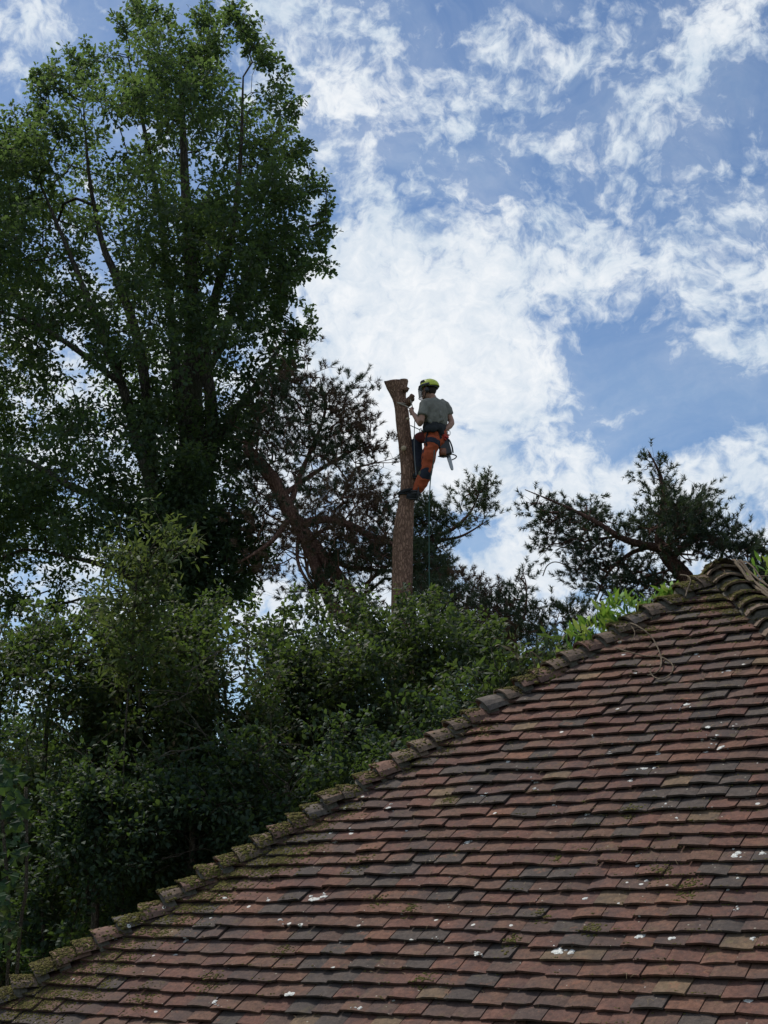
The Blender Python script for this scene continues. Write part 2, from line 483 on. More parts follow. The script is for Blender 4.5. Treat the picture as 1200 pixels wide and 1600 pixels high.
slots = []
v = EAVE; row = 0
while v < AP[1] - .03:
    a, b = hl(v + .05) + .0, hr(v + .05)
    off = (row % 2) * .0825 + trng.uniform(-.012, .012)
    k0 = math.floor((a - off) / .165)
    h = k0 * .165 + off
    while h < b + .08:
        if h > a - .06: slots.append((h, v, row))
        h += .165 * (1 + trng.uniform(-.004, .004))
    v += .1; row += 1
def in_view(P):
    d = P - CAM; Z = d[1] * CP + d[2] * SP
    if Z < .5: return False, 99
    x = 600 + FPX * d[0] / Z; y = 800 - FPX * (-d[1] * SP + d[2] * CP) / Z
    return (-25 < x < 1225 and y < 1625), Z
TV = []                                            # all tile geometry in world space, for laying moss and lichen on it
TF = []; tn = 0
cand = []
for (h, v, row) in slots:
    vis, Z = in_view(fp(h, v + .05)); cand.append((0 if vis else 1, Z))
order = sorted(range(len(slots)), key=lambda i: cand[i])
single = set(order[:300])
meshes = {}
rV, rF, rM = [], [], []; rn = 0
for i, (h, v, row) in enumerate(slots):
    sh = int(trng.integers(len(SHAPES)))
    mi = int(trng.choice(len(TM), p=TW))
    if noise.noise(Vector((h * 1.1, v * 1.1, 5))) > .28 and trng.random() < .4: mi = 2
    dn, dv = sag(h, v)
    slip = trng.normal(0, .0042) - (trng.random() < .025) * .012
    tilt = trng.normal(0, .018); yaw = trng.normal(0, .014)
    X = H * math.cos(yaw) + U * math.sin(yaw); Yv = U * math.cos(yaw) - H * math.sin(yaw)
    X = X + N * tilt; X /= np.linalg.norm(X); Nn = np.cross(X, Yv); Nn /= np.linalg.norm(Nn)
    pos = fp(h, v + dv + slip, dn + trng.normal(0, .0012))
    Vw = pos + SHAPES[sh][0] @ np.stack([X, Yv, Nn])
    # clip to the hips: pull corners in so that tiles are cut along the hip line
    q = Vw - P0; hh, vv = q @ H, q @ U
    lim_l, lim_r = hl(vv) + .015, hr(vv) - .015
    cut = np.any(hh < lim_l) or np.any(hh > lim_r)
    if cut:
        nh = np.clip(hh, lim_l, lim_r); Vw = Vw + np.outer(nh - hh, H)
        if np.all(hh < lim_l) or np.all(hh > lim_r): continue
    TV.append(Vw); TF.append(SHAPES[sh][1] + tn); tn += len(Vw)
    if i in single and not cut:
        if sh not in meshes:
            me = bpy.data.meshes.new('tile'); me.from_pydata([tuple(p) for p in SHAPES[sh][0]], [], [tuple(int(k) for k in f) for f in SHAPES[sh][1]])
            me.materials.append(TM[0]); me.update(); meshes[sh] = me
        o = bpy.data.objects.new('roof_tile', meshes[sh]); COL.objects.link(o)
        o.material_slots[0].link = 'OBJECT'; o.material_slots[0].material = TM[mi]
        o.matrix_local = Matrix([[*[float(c[k]) for c in (X, Yv, Nn)], 0] for k in range(3)] + [[0, 0, 0, 1]])
        o.location = pos
        adopt(o, roof)
    else:
        rV.append(Vw); rF.append(SHAPES[sh][1] + rn); rn += len(Vw); rM += [mi] * len(SHAPES[sh][1])
o = mesh_np('tile_field', np.vstack(rV), np.vstack(rF), TM, roof, mat_idx=rM); o['kind'] = 'stuff'

# the three faces that turn away: the same courses, joined
def far_face(eA, eB, name):
    Hh = (eB - eA); L = np.linalg.norm(Hh); Hh /= L
    mid = apex - eA; foot = eA + Hh * (mid @ Hh); Uu = apex - foot; hgt = np.linalg.norm(Uu); Uu /= hgt
    Nn = np.cross(Hh, Uu); fa = (apex - eA) @ Hh
    vs, fs, ms = [], [], []; n_ = 0; v = 0.0; r_ = 0
    while v < hgt - .05:
        a = fa * v / hgt; b = L - (L - fa) * v / hgt; h = a + (r_ % 2) * .08 - .05
        while h < b:
            sv, sf = SHAPES[int(trng.integers(len(SHAPES)))]
            W_ = eA + Hh * h + Uu * v + sv @ np.stack([Hh, Uu, Nn]) + Nn * trng.normal(0, .0015)
            q = W_ - eA; hh, vv = q @ Hh, np.clip(q @ Uu, 0, hgt)
            W_ = W_ + np.outer(np.clip(hh, fa * vv / hgt, L - (L - fa) * vv / hgt) - hh, Hh)
            vs.append(W_); fs.append(sf + n_); n_ += len(W_); ms += [int(trng.choice(len(TM), p=TW))] * len(sf)
            h += .165
        v += .1; r_ += 1
    o = mesh_np(name, np.vstack(vs), np.vstack(fs), TM, roof, mat_idx=ms); o['kind'] = 'stuff'
    return vs, fs
r1 = far_face(eR, eRb, 'tile_field'); far_face(eRb, eLb, 'tile_field'); far_face(eLb, eL, 'tile_field')

# bonnet hip tiles: flared curved shells stepping up the hip
def bonnet_shape(rng):
    """axis along +x (up the hip), z outwards; open lower end is the flared one"""
    V, F = [], []; na = 8
    spread = math.radians(76)
    for side in (0, 1):
        for j, (x, r, zc) in enumerate(((0.0, .120, -.046), (.10, .102, -.052), (.22, .084, -.070))):
            for i in range(na + 1):
                a = -spread + 2 * spread * i / na
                rr = r - (.014 if side else 0) + rng.normal(0, .0018)
                V.append((x + (.022 * abs(math.sin(a)) if j == 0 else 0) + rng.normal(0, .002), math.sin(a) * rr * 1.18, math.cos(a) * rr * .95 + zc + .012))
    k = na + 1; o = 3 * k
    for j in range(2):
        for i in range(na):
            a = j * k + i
            F.append((a, a + k, a + k + 1, a + 1)); F.append((o + a + 1, o + a + k + 1, o + a + k, o + a))
    for i in range(na): F.append((i, i + 1, o + i + 1, o + i))
    for j in range(2):
        a, b = j * k, (j + 1) * k
        F.append((a, o + a, o + b, b)); a += na; b += na; F.append((a, b, o + b, o + a))
    return np.array(V), np.array(F)
BS = [bonnet_shape(trng) for _ in range(6)]
bonnet_m = [tile_mat('bonnet_brown', (.16, .115, .085), (.235, .175, .13), .3), tile_mat('bonnet_red', (.19, .10, .078), (.27, .16, .12), .25),
            tile_mat('bonnet_grey', (.12, .11, .10), (.19, .17, .15), .35)]
mortar_m = simple('lime_mortar', (.105, .095, .078), 1.0, .4, 60)
bmesh_cache = {}
mort = MB()
bon_world = []
def hip_run(A, B, nA, nB, count_from=0.0, parts=True):
    global tn
    d = B - A; L = np.linalg.norm(d); d /= L
    out_n = nA + nB; out_n -= d * (out_n @ d); out_n /= np.linalg.norm(out_n); side = np.cross(out_n, d)
    s_ = 0.0
    vs, fs, n_ = [], [], 0
    while s_ < L - .05:
        k = int(trng.integers(6)); sv, sf = BS[k]
        pit = 0.12 + trng.normal(0, .06); yw = trng.normal(0, .06); rl = trng.normal(0, .05)
        X = d * math.cos(pit) - out_n * math.sin(pit); X = X + side * yw; X /= np.linalg.norm(X)
        Zz = out_n + side * rl; Zz -= X * (Zz @ X); Zz /= np.linalg.norm(Zz); Yy = np.cross(Zz, X)
        pos = A + d * s_ + out_n * (.034 + trng.normal(0, .006))
        Wv = pos + sv @ np.stack([X, Yy, Zz])
        vis, Z = in_view(pos)
        if parts and vis:
            if k not in bmesh_cache:
                me = bpy.data.meshes.new('bonnet'); me.from_pydata([tuple(p) for p in sv], [], [tuple(int(c) for c in f) for f in sf]); me.materials.append(bonnet_m[0])
                me.update(); bmesh_cache[k] = me
            o = bpy.data.objects.new('bonnet_tile', bmesh_cache[k]); COL.objects.link(o)
            o.material_slots[0].link = 'OBJECT'; o.material_slots[0].material = bonnet_m[int(trng.choice(3, p=(.5, .28, .22)))]
            o.matrix_local = Matrix([[*[float(c[q]) for c in (X, Yy, Zz)], 0] for q in range(3)] + [[0, 0, 0, 1]])
            o.location = pos; adopt(o, roof)
        else:
            vs.append(Wv); fs.append(sf + n_); n_ += len(Wv)
        TV.append(Wv); TF.append(sf + tn); tn += len(Wv); bon_world.append((pos, d, out_n))
        mort.tube([pos + d * .012 - out_n * .045, pos + d * .08 - out_n * .045], [(.088, .100)] * 2, 8, ref=out_n, jit=.12)
        s_ += .131 + trng.normal(0, .012)
    if vs:
        o = mesh_np('bonnet_run', np.vstack(vs), np.vstack(fs), bonnet_m[0], roof); o['kind'] = 'stuff'
nF = N
nRt = np.cross(eRb - eR, apex - eR); nRt /= np.linalg.norm(nRt)
nLt = np.cross(eL - eLb, apex - eLb); nLt /= np.linalg.norm(nLt)
nBk = np.cross(eLb - eRb, apex - eRb); nBk /= np.linalg.norm(nBk)
hip_run(eL, apex, nF, nLt); hip_run(eR, apex, nF, nRt); hip_run(eRb, apex, nRt, nBk, parts=False); hip_run(eLb, apex, nBk, nLt, parts=False)
o = mort.build('mortar_bedding', mortar_m, roof); o['kind'] = 'stuff'
TV = np.vstack(TV); TF = np.vstack(TF)
roof_bvh = BVHTree.FromPolygons([tuple(p) for p in TV], [tuple(int(k) for k in f) for f in TF])
def on_roof_px(x, y):
    r = ray_dir(x, y); r = r / np.linalg.norm(r)
    loc, nor, idx, dist = roof_bvh.ray_cast(Vector(CAM), Vector(r))
    return (np.array(loc), np.array(nor)) if loc is not None else (None, None)
def drop(p, n=None):
    n = N if n is None else n
    loc, nor, idx, dist = roof_bvh.ray_cast(Vector(p + n * .5), Vector(-n))
    return (np.array(loc), np.array(nor)) if loc is not None else (None, None)
# ------------------------------------------------------------------ moss, lichen and litter lying on the tiles
moss_m = material('cushion_moss', lambda t: pbsdf(t, t.ramp(t.m('ADD', t.m('MULTIPLY', t.n('ShaderNodeNewGeometry').outputs['Random Per Island'], .55),
                  t.m('MULTIPLY', t.noise(t.n('ShaderNodeNewGeometry').outputs['Position'], 2.5, 5, .6), .45)),
                  [(0.15, (.045, .038, .018)), (.4, (.090, .075, .032)), (.6, (.125, .110, .036)), (.8, (.105, .110, .030)), (.95, (.18, .155, .075))]), 1.0,
                  t.noise(t.n('ShaderNodeNewGeometry').outputs['Position'], 260, 4, .7), 1.0, .006, .05))
ico = bmesh.new(); bmesh.ops.create_icosphere(ico, subdivisions=1, radius=1.0)
IV = np.array([v.co[:] for v in ico.verts]); IF = np.array([[v.index for v in f.verts] for f in ico.faces]); ico.free()
MVs, MFs, mn_ = [], [], 0
def moss_at(p, n, r):
    global mn_
    t1 = np.cross(n, [0.3, 0.2, 1.0]); t1 /= np.linalg.norm(t1); t2 = np.cross(n, t1)
    k = 1 + trng.uniform(-.28, .28, len(IV))
    q = (IV * k[:, None] * [r * trng.uniform(.8, 1.5), r * trng.uniform(.7, 1.2), r * trng.uniform(.4, .75)]) @ np.stack([t1, t2, n])
    MVs.append(q + p); MFs.append(IF + mn_); mn_ += len(IV)
def moss_field(h, v, r, spread, count, n=None):
    for _ in range(count):
        p, nn = drop(fp(h + trng.normal(0, spread), v + trng.normal(0, spread)), n)
        if p is not None: moss_at(p, nn, r * trng.uniform(.5, 1.3))
# thick along the left hip, thinning away from it
for _ in range(13000):
    v = trng.uniform(-.9, AP[1] + .05)
    dens_ = .5 + 1.2 * noise.noise(Vector((v * 1.6, 4.2, 0))) + (.55 if v < 1.4 else 0) + (.5 if v > 3.2 else 0)
    if trng.random() > dens_: continue
    dist = abs(trng.normal(0, 1)) * (.10 if v > 1.2 else .16) + trng.exponential(.03)
    h = hl(v) - .10 + dist
    if noise.noise(Vector((h * 5, v * 5, 2))) < -.15 + dist * .7: continue
    p, nn = drop(fp(h, v))
    if p is not None: moss_at(p, nn, trng.uniform(.004, .0115))
for px_, py_, n_, sp in ((250, 1450, 160, .08), (300, 1420, 150, .07), (180, 1500, 200, .09), (80, 1565, 260, .10), (30, 1580, 200, .08), (500, 1290, 120, .06), (545, 1265, 70, .05), (360, 1375, 160, .08), (480, 1330, 90, .06), (760, 1140, 50, .04), (1010, 985, 60, .04), (140, 1540, 120, .07), (1160, 950, 120, .07), (700, 1170, 50, .04), (925, 1450, 40, .03), (800, 1470, 30, .03), (640, 1420, 30, .03),(440, 1335, 260, .09), (400, 1350, 160, .08), (330, 1400, 160, .08), (120, 1490, 240, .10), (60, 1540, 200, .09), (440, 1485, 30, .03), (430, 1240 + 110, 60, .05),
                         (330, 1535, 50, .05), (225, 1560, 60, .06), (1135, 920, 260, .10), (1180, 930, 90, .06), (1120, 945, 130, .07), (640, 1185, 90, .05), (870, 1340, 18, .02),
                         (850, 1430, 25, .03), (1075, 1385, 60, .04), (1030, 1360, 40, .03), (560, 1350, 40, .05), (700, 1250, 30, .03), (660, 1530, 30, .03), (985, 1265, 40, .03), (590, 1405, 30, .03)):
    p, nn = on_roof_px(px_, py_)
    if p is None: continue
    q = p - P0; moss_field(q @ H, q @ U, .0065, sp, int(n_ * 2.2))
# small cushions caught under tile tails everywhere
for _ in range(5200):
    row = int(trng.integers(-20, 37)); v = row * .1 + trng.uniform(.0, .02); h = trng.uniform(hl(v), hr(v))
    if noise.noise(Vector((h * 1.5, v * 1.5, 8))) < trng.uniform(-.45, .4): continue
    p, nn = drop(fp(h, v - .010))
    if p is not None:
        for _ in range(int(trng.integers(1, 5))): moss_at(p + H * trng.normal(0, .02), nn, trng.uniform(.0022, .006))
# the cushions growing on the bonnets themselves
for pos, d, on in bon_world:
    if not in_view(pos)[0] or trng.random() < .55: continue
    sd = np.cross(on, d)
    for _ in range(int(trng.integers(10, 110))):
        p, nn = drop(pos + d * trng.uniform(-.01, .12) + sd * trng.normal(0, .05), on)
        if p is not None: moss_at(p, nn, trng.uniform(.003, .009))
o = mesh_np('moss', np.vstack(MVs), np.vstack(MFs), moss_m, roof, smooth=True); o['kind'] = 'stuff'

lichen_m = material('white_lichen', lambda t: pbsdf(t, t.mix(t.map(t.noise(t.n('ShaderNodeNewGeometry').outputs['Position'], 130, 5, .7), .38, .60), (.28, .27, .25), (.66, .67, .64)), 1.0, t.noise(t.n('ShaderNodeNewGeometry').outputs['Position'], 200, 4), .8, .003, .1))
def lichen(px_, py_, r, asp=1.0):
    c, n_ = on_roof_px(px_, py_)
    if c is None: return
    ring = 22; V = []; rag = trng.normal(0, .16, ring) + trng.normal(0, .22, ring).repeat(1); rag = (rag + np.roll(rag, 1)) * .3; ph = trng.uniform(0, 6, 3)
    for rr_ in (0.0, .6, 1.0):
        for k in range(ring if rr_ else 1):
            a = 2 * math.pi * k / ring
            q = 1.15 * r * rr_ * (1 + .18 * math.sin(2 * a + ph[0]) + .12 * math.sin(3 * a + ph[1]) + .07 * math.sin(5 * a + ph[2]) + rag[k % ring] * (rr_ > .7))
            # keep the whole crust on the tile that carries its middle
            p = c + H * math.cos(a) * q * asp + U * math.sin(a) * q
            p = p - n_ * ((p - c) @ n_)
            V.append(p + n_ * (.0030 if rr_ < 1 else .0002))
    F = [(0, 1 + k, 1 + (k + 1) % ring) for k in range(ring)]
    F4 = [(1 + k, 1 + ring + k, 1 + ring + (k + 1) % ring, 1 + (k + 1) % ring) for k in range(ring)]
    mesh_np('lichen_patch', V, [np.array(F), np.array(F4)], lichen_m, roof)
for a in ((872, 1486, .026, 1.1), (893, 1487, .018, .9), (998, 1463, .019, .8), (1005, 1462, .014, .8), (1049, 1466, .013, 1.1), (490, 1405, .019, 1.5), (506, 1401, .014, 1.5), (452, 1553, .018, 1.2), (745, 1490, .014, 1),
          (1148, 1337, .017, 1), (1154, 1332, .014, 1), (1190, 1333, .012, 1), (1116, 1154, .018, 1.2), (1126, 1168, .017, 1.2), (1104, 1175, .008, 1), (954, 1177, .013, 1.1), (1006, 1201, .014, 1.1), (1022, 1200, .011, 1),
          (918, 1272, .014, 1.2), (985, 1220, .011, 1), (957, 1162, .009, 1), (1106, 1136, .012, 1.2), (1072, 1101, .013, 1.4), (1098, 1155, .008, 1), (794, 1190, .011, 1.2), (838, 1222, .012, 1.2), (835, 1232, .010, 1),
          (754, 1243, .009, 1), (730, 1316, .015, 1.4), (607, 1262, .012, 1.1), (525, 1315, .014, 1.2), (550, 1297, .011, 1.2), (1169, 1563, .016, 1.2), (351, 1403, .011, 1.1), (419, 1407, .010, 1), (437, 1437, .010, 1),
          (335, 1565, .012, 1), (562, 1575, .011, 1), (1088, 1022, .012, 1.2), (1138, 1048, .012, 1.2), (860, 1138, .009, 1.1), (1062, 1107, .010, 1.1), (1010, 1376, .009, 1), (1153, 1372, .007, 1), (1153, 1420, .007, 1),
          (914, 1404, .011, 1), (687, 1470, .008, 1), (1040, 1256, .007, 1), (1176, 1466, .010, 1.1), (865, 1258, .008, 1), (1057, 1278, .008, 1)):
    lichen(*a)
    for _ in range(int(trng.integers(0, 4))): lichen(a[0] + trng.normal(0, 6), a[1] + trng.normal(0, 3.5), a[2] * trng.uniform(.2, .5), trng.uniform(.8, 1.6))
# dead leaves, twigs and grass litter
litter_m = simple('dry_litter', (.20, .15, .09), 1.0, .4, 40)
lb = MB()
for _ in range(1300):
    row = int(trng.integers(-12, 37)); v = row * .1 + trng.uniform(-.02, .05); h = trng.uniform(hl(v), hr(v))
    if noise.noise(Vector((h * 2.2, v * 2.2, 12))) < -.08: continue
    p, nn = drop(fp(h, v))
    if p is None: continue
    a = trng.uniform(0, 6.28); L = trng.uniform(.012, .05); d_ = H * math.cos(a) + U * math.sin(a)
    lb.tube([p + nn * .004, p + d_ * L * .5 + nn * (.006 + L * .15), p + d_ * L + nn * .004 + H * trng.normal(0, .01)], [.0013, .0012, .0007], 3, cap=False)
o = lb.build('dry_litter', litter_m, roof); o['kind'] = 'stuff'

# ------------------------------------------------------------------ dry climbing stems lying over the tiles and the apex
stem_m = bark_mat('dry_stem_bark', (.16, .12, .085), (.38, .31, .23), 60, 1)
def spline(pts, n=10):
    pts = np.asarray(pts, float); P = np.vstack([2 * pts[0] - pts[1], pts, 2 * pts[-1] - pts[-2]]); o_ = []
    for i in range(len(pts) - 1):
        p0, p1, p2, p3 = P[i:i + 4]
        for t in np.linspace(0, 1, n, endpoint=False):
            o_.append(.5 * (2 * p1 + (p2 - p0) * t + (2 * p0 - 5 * p1 + 4 * p2 - p3) * t * t + (3 * p1 - p0 - 3 * p2 + p3) * t ** 3))
    o_.append(pts[-1]); return np.array(o_)
def lay(pxs, lift=.015):
    o_ = []
    for q in pxs:
        p, n_ = on_roof_px(*q[:2])
        o_.append(p + N * (lift + (q[2] if len(q) > 2 else 0)) if p is not None else at(q[0], q[1], 9.9))
    return o_
vine = empty('dry_vine', on_roof_px(1000, 1040)[0], label='pale leafless climber stem looping over the tiles beside the leafy creeper', cat='vine')
b = MB()
b.tube(spline(lay([(962, 1015), (985, 1022), (1010, 1028), (1035, 1030), (1052, 1042), (1050, 1055), (1036, 1064), (1022, 1060), (1017, 1050), (1022, 1046)])), .0042, 6)
b.tube(spline(lay([(978, 990, .03), (990, 987, .05), (1010, 997, .05), (1026, 1012, .04), (1034, 1030), (1032, 1048), (1020, 1057), (1005, 1056), (990, 1050), (992, 1056), (985, 1060)])), .0045, 6)
b.tube(spline(lay([(990, 988, .04), (996, 1000, .04), (990, 1010, .02)])), .003, 5)
b.build('stem', stem_m, vine)
vine2 = empty('dry_vine', apex + np.array([0, 0, .05]), label='thick bundle of bare woody stems running over the roof peak and down the right hip', cat='vine')
b = MB()
for k in range(5):
    j = lambda: trng.normal(0, .012)
    pts = [apex + d * np.array([1, 1, 1]) for d in ()]
    hipR = (eR - apex) / np.linalg.norm(eR - apex)
    sd = np.cross(nF + nRt, hipR); sd /= np.linalg.norm(sd); upR = (nF + nRt) / np.linalg.norm(nF + nRt)
    o0 = -sd * (.05 + .022 * k) if (sd @ np.array([0, 1, 0])) < 0 else sd * (.05 + .022 * k)
    pts = [apex - hipR * .12 + o0 + upR * .02, apex + o0 + upR * (.11 + .01 * (k % 2))] + [apex + hipR * s_ + o0 * (1 + .25 * s_) + upR * (.105 + j()) + sd * j() for s_ in (.15, .35, .6, .9, 1.2, 1.6)]
    b.tube(spline(pts), .010 - .0012 * k, 6)
b.build('stem', stem_m, vine2)
b = MB()
b.tube(spline([at(1063, 898, 9.95), at(1074, 900, 9.9), at(1079, 907, 9.85), at(1074, 922, 9.8), at(1071, 932, 9.75)]), .005, 5)
o = b.build('dry_tendril', stem_m); tag(o, 'short pale bare tendril hanging over the left hip just below the roof peak', 'tendril')
# ------------------------------------------------------------------ trees
def snoise(P, s, seed=0.0):
    return np.array([noise.noise(Vector((float(p[0]) * s + seed, float(p[1]) * s, float(p[2]) * s))) for p in P])

def in_poly(x, y, poly):
    poly = np.asarray(poly, float); ins = np.zeros(len(x), bool); j = len(poly) - 1
    dmin = np.full(len(x), 1e9)
    for i in range(len(poly)):
        xi, yi = poly[i]; xj, yj = poly[j]
        c = ((yi > y) != (yj > y)) & (x < (xj - xi) * (y - yi) / (yj - yi + 1e-12) + xi)
        ins ^= c
        L2 = (xj - xi) ** 2 + (yj - yi) ** 2 + 1e-9
        t = np.clip(((x - xi) * (xj - xi) + (y - yi) * (yj - yi)) / L2, 0, 1)
        dmin = np.minimum(dmin, np.hypot(x - xi - t * (xj - xi), y - yi - t * (yj - yi)))
        j = i
    return ins, dmin

SPR = set()
def crown_points(poly, Y, depth, n, nscale=.55, thr=-.08, holes=(), edge=90, seed=0.0, sprig=0, inset=0):
    """points spread through a crown of real depth whose outline, seen from the front, is poly"""
    poly = np.asarray(poly, float); lo, hi = poly.min(0), poly.max(0)
    out_ = []; tot = 0; guard = 0
    while tot < n and guard < 60:
        guard += 1
        k = n * 2
        x = RNG.uniform(lo[0], hi[0], k); y = RNG.uniform(lo[1], hi[1], k)
        ins, dm = in_poly(x, y, poly)
        ins &= dm > inset
        x, y, dm = x[ins], y[ins], dm[ins]
        dd = depth * np.sqrt(np.clip(dm / edge, .06, 1)) * RNG.uniform(-1, 1, len(x))
        P = np.array([at(a, b, Y + c) for a, b, c in zip(x, y, dd)])
        keep = snoise(P, nscale, seed) > thr + RNG.uniform(-.12, .12, len(P))
        for hx, hy, hr_ in holes:
            keep &= (np.hypot(x - hx, y - hy) > hr_ * RNG.uniform(.75, 1.15, len(x)))
        P = P[keep]; out_.append(P); tot += len(P)
    C_ = np.vstack(out_)[:n]
    # sprigs that break the outline
    if sprig:
        ex = []
        seg = np.roll(poly, -1, 0) - poly; ln = np.hypot(seg[:, 0], seg[:, 1]); area = np.sum(poly[:, 0] * np.roll(poly[:, 1], -1) - np.roll(poly[:, 0], -1) * poly[:, 1])
        for _ in range(int(ln.sum() / sprig)):
            i = RNG.choice(len(poly), p=ln / ln.sum()); q = poly[i] + seg[i] * RNG.random(); no = np.array([seg[i][1], -seg[i][0]]) / (ln[i] + 1e-9) * (1 if area > 0 else -1)
            d = no + np.array([RNG.normal(0, .4), RNG.normal(-.5, .4)]); d /= np.linalg.norm(d); L = RNG.uniform(14, 44) * 15 / Y * 1.2; Yq = Y + RNG.normal(0, depth * .25)
            for t in (-.3, .1, .5, .9): ex.append(at(*(q - no * inset * .6 + d * L * t), Yq))
        if ex:
            C_ = np.vstack([C_, np.array(ex)]); SPR.update(tuple(np.round(q, 5)) for q in ex)
    return C_

def grow(stems, centers, step=.22, alpha=.35, upward=.5, jit=.03, droop=0.0, rmax=.3, tip=.005, expo=.46):
    """join every centre to the nearest suitable wood; returns polylines with radii (pipe model)"""
    pos, par, plen, fixed = [], [], [], []
    for st in stems:                               # (points, radii, parent index or None)
        pts, rad = st[0], st[1]
        pts = np.asarray(pts, float)
        sp = spline(pts, 8); rr_ = np.interp(np.linspace(0, len(pts) - 1, len(sp)), range(len(pts)), rad)
        last = -1; base = 0.0
        if len(st) > 2 and st[2]:
            d = np.linalg.norm(np.array(pos) - sp[0], axis=1); last = int(d.argmin()); base = plen[last]
        for p, r in zip(sp, rr_):
            if last >= 0: base += np.linalg.norm(p - pos[last])
            pos.append(p); par.append(last); plen.append(base); fixed.append(r); last = len(pos) - 1
    nst = len(pos)
    A = np.zeros((len(pos) + len(centers) * 14, 3)); PLn = np.zeros(len(A)); A[:nst] = pos; PLn[:nst] = plen; cnt = nst
    par = list(par)
    d0 = np.array([np.linalg.norm(A[:nst] - c, axis=1).min() for c in centers])
    rng = np.random.default_rng(11)
    for i in np.argsort(d0):
        c = centers[i]
        dv = c - A[:cnt]; d = np.linalg.norm(dv, axis=1)
        cost = d + alpha * PLn[:cnt] * .4 + upward * np.clip(-dv[:, 2], 0, None)
        j = int(cost.argmin()); L = d[j]
        k = max(1, min(12, int(L / step)))
        a = A[j]; side = rng.normal(0, 1, 3) * L * .07
        last = j
        for q in range(1, k + 1):
            t = q / k
            p = a + (c - a) * t + side * math.sin(math.pi * t) + np.array([0, 0, L * (.10 + droop)]) * math.sin(math.pi * t) + rng.normal(0, jit, 3) * (t < 1)
            if cnt >= len(A): break
            A[cnt] = p; PLn[cnt] = PLn[last] + np.linalg.norm(p - A[last]); par.append(last); last = cnt; cnt += 1
    A = A[:cnt]; par = np.array(par)
    load = np.zeros(cnt); has = np.zeros(cnt, bool); has[par[par >= 0]] = True
    load[~has] = 1
    for i in range(cnt - 1, -1, -1):
        if par[i] >= 0 and par[i] < i: load[par[i]] += load[i]
    R_ = np.clip(tip * load ** expo, tip, rmax)
    R_[:nst] = fixed
    return A, par, R_, nst

def wood_mesh(A, par, R_, name, mat, parent, min_r=0.0):
    kids = [[] for _ in A]
    for i, p in enumerate(par):
        if p >= 0: kids[p].append(i)
    mb = MB(); seen = set()
    starts = [(None, i) for i, p in enumerate(par) if p < 0]
    while starts:
        a, i = starts.pop()
        pts, rad = ([A[a]], [min(R_[a], R_[i] * 1.3)]) if a is not None else ([], [])
        while True:
            pts.append(A[i]); rad.append(R_[i])
            ks = kids[i]
            if not ks: break
            nxt = max(ks, key=lambda k: (R_[k], k == i + 1))
            for k in ks:
                if k != nxt: starts.append((i, k))
            i = nxt
        if len(pts) < 2: continue
        mx_ = max(rad)
        mb.tube(pts, rad, 10 if mx_ > .08 else 6 if mx_ > .03 else 4 if mx_ > .012 else 3, cap=mx_ > .03, jit=.05 if mx_ > .05 else 0)
    return mb.build(name, mat, parent)

LEAF = {   # outlines as (x along, y across); folded a little at the midrib
    'oval': [(0, 0), (.3, .22), (.62, .26), (1, 0), (.62, -.26), (.3, -.22)],
    'oak': [(0, 0), (.30, .14), (.45, .30), (.62, .18), (.8, .26), (1, 0), (.8, -.26), (.62, -.18), (.45, -.30), (.30, -.14)],
    'long': [(0, 0), (.3, .13), (.65, .13), (1, 0), (.65, -.13), (.3, -.13)],
    'ivy': [(0, 0), (-.08, .30), (.22, .34), (.30, .55), (.55, .28), (1, 0), (.55, -.28), (.30, -.55), (.22, -.34), (-.08, -.30)],
}
def leaf_cloud(pos, dirs, size, shape, flat=.5, sizevar=.45):
    """one leaf per position; dirs: preferred direction of each leaf tip"""
    n = len(pos); out = np.array(LEAF[shape]); k = len(out)
    d = dirs + RNG.normal(0, .55, (n, 3)); d /= np.linalg.norm(d, axis=1)[:, None] + 1e-9
    up = np.stack([RNG.normal(0, flat, n), RNG.normal(0, flat, n), np.ones(n)], 1)
    s = np.cross(up, d); s /= np.linalg.norm(s, axis=1)[:, None] + 1e-9
    w = np.cross(d, s)
    L = size * RNG.uniform(1 - sizevar, 1 + sizevar, n)
    curl = RNG.uniform(-.15, .30, n)
    V = np.empty((n, k, 3))
    for j, (a, b) in enumerate(out):
        V[:, j] = pos + d * (a * L)[:, None] + s * (b * L)[:, None] + w * ((abs(b) * .45 - curl * a * a) * L)[:, None]
    base = (np.arange(n) * k)[:, None]
    # split each leaf along its midrib: strips of tris and quads
    h = k // 2
    F3, F4 = [], []
    F3.append(np.hstack([base, base + 1, base + k - 1]))
    for j in range(1, h - 1 + (0)):
        F4.append(np.hstack([base + j, base + j + 1, base + k - j - 1, base + k - j]))
    F3.append(np.hstack([base + h - 1, base + h, base + h + 1]))
    return V.reshape(-1, 3), [np.vstack(F3)] + ([np.vstack(F4)] if F4 else [])

def leaves_around(centers, per, radius, squash=.7):
    n = len(centers) * per
    c = np.repeat(centers, per, axis=0)
    g = RNG.normal(0, 1, (n, 3)); g /= np.linalg.norm(g, axis=1)[:, None]
    sm = np.array([tuple(np.round(q, 5)) in SPR for q in centers]); rk = np.repeat(np.where(sm, .42, 1.0), per)
    rr_ = radius * rk * RNG.uniform(.15, 1.0, n) ** .6
    off = g * rr_[:, None]; off[:, 2] *= squash
    keep = ~((rk < 1) & (RNG.random(n) > .40))
    return (c + off)[keep], g[keep]

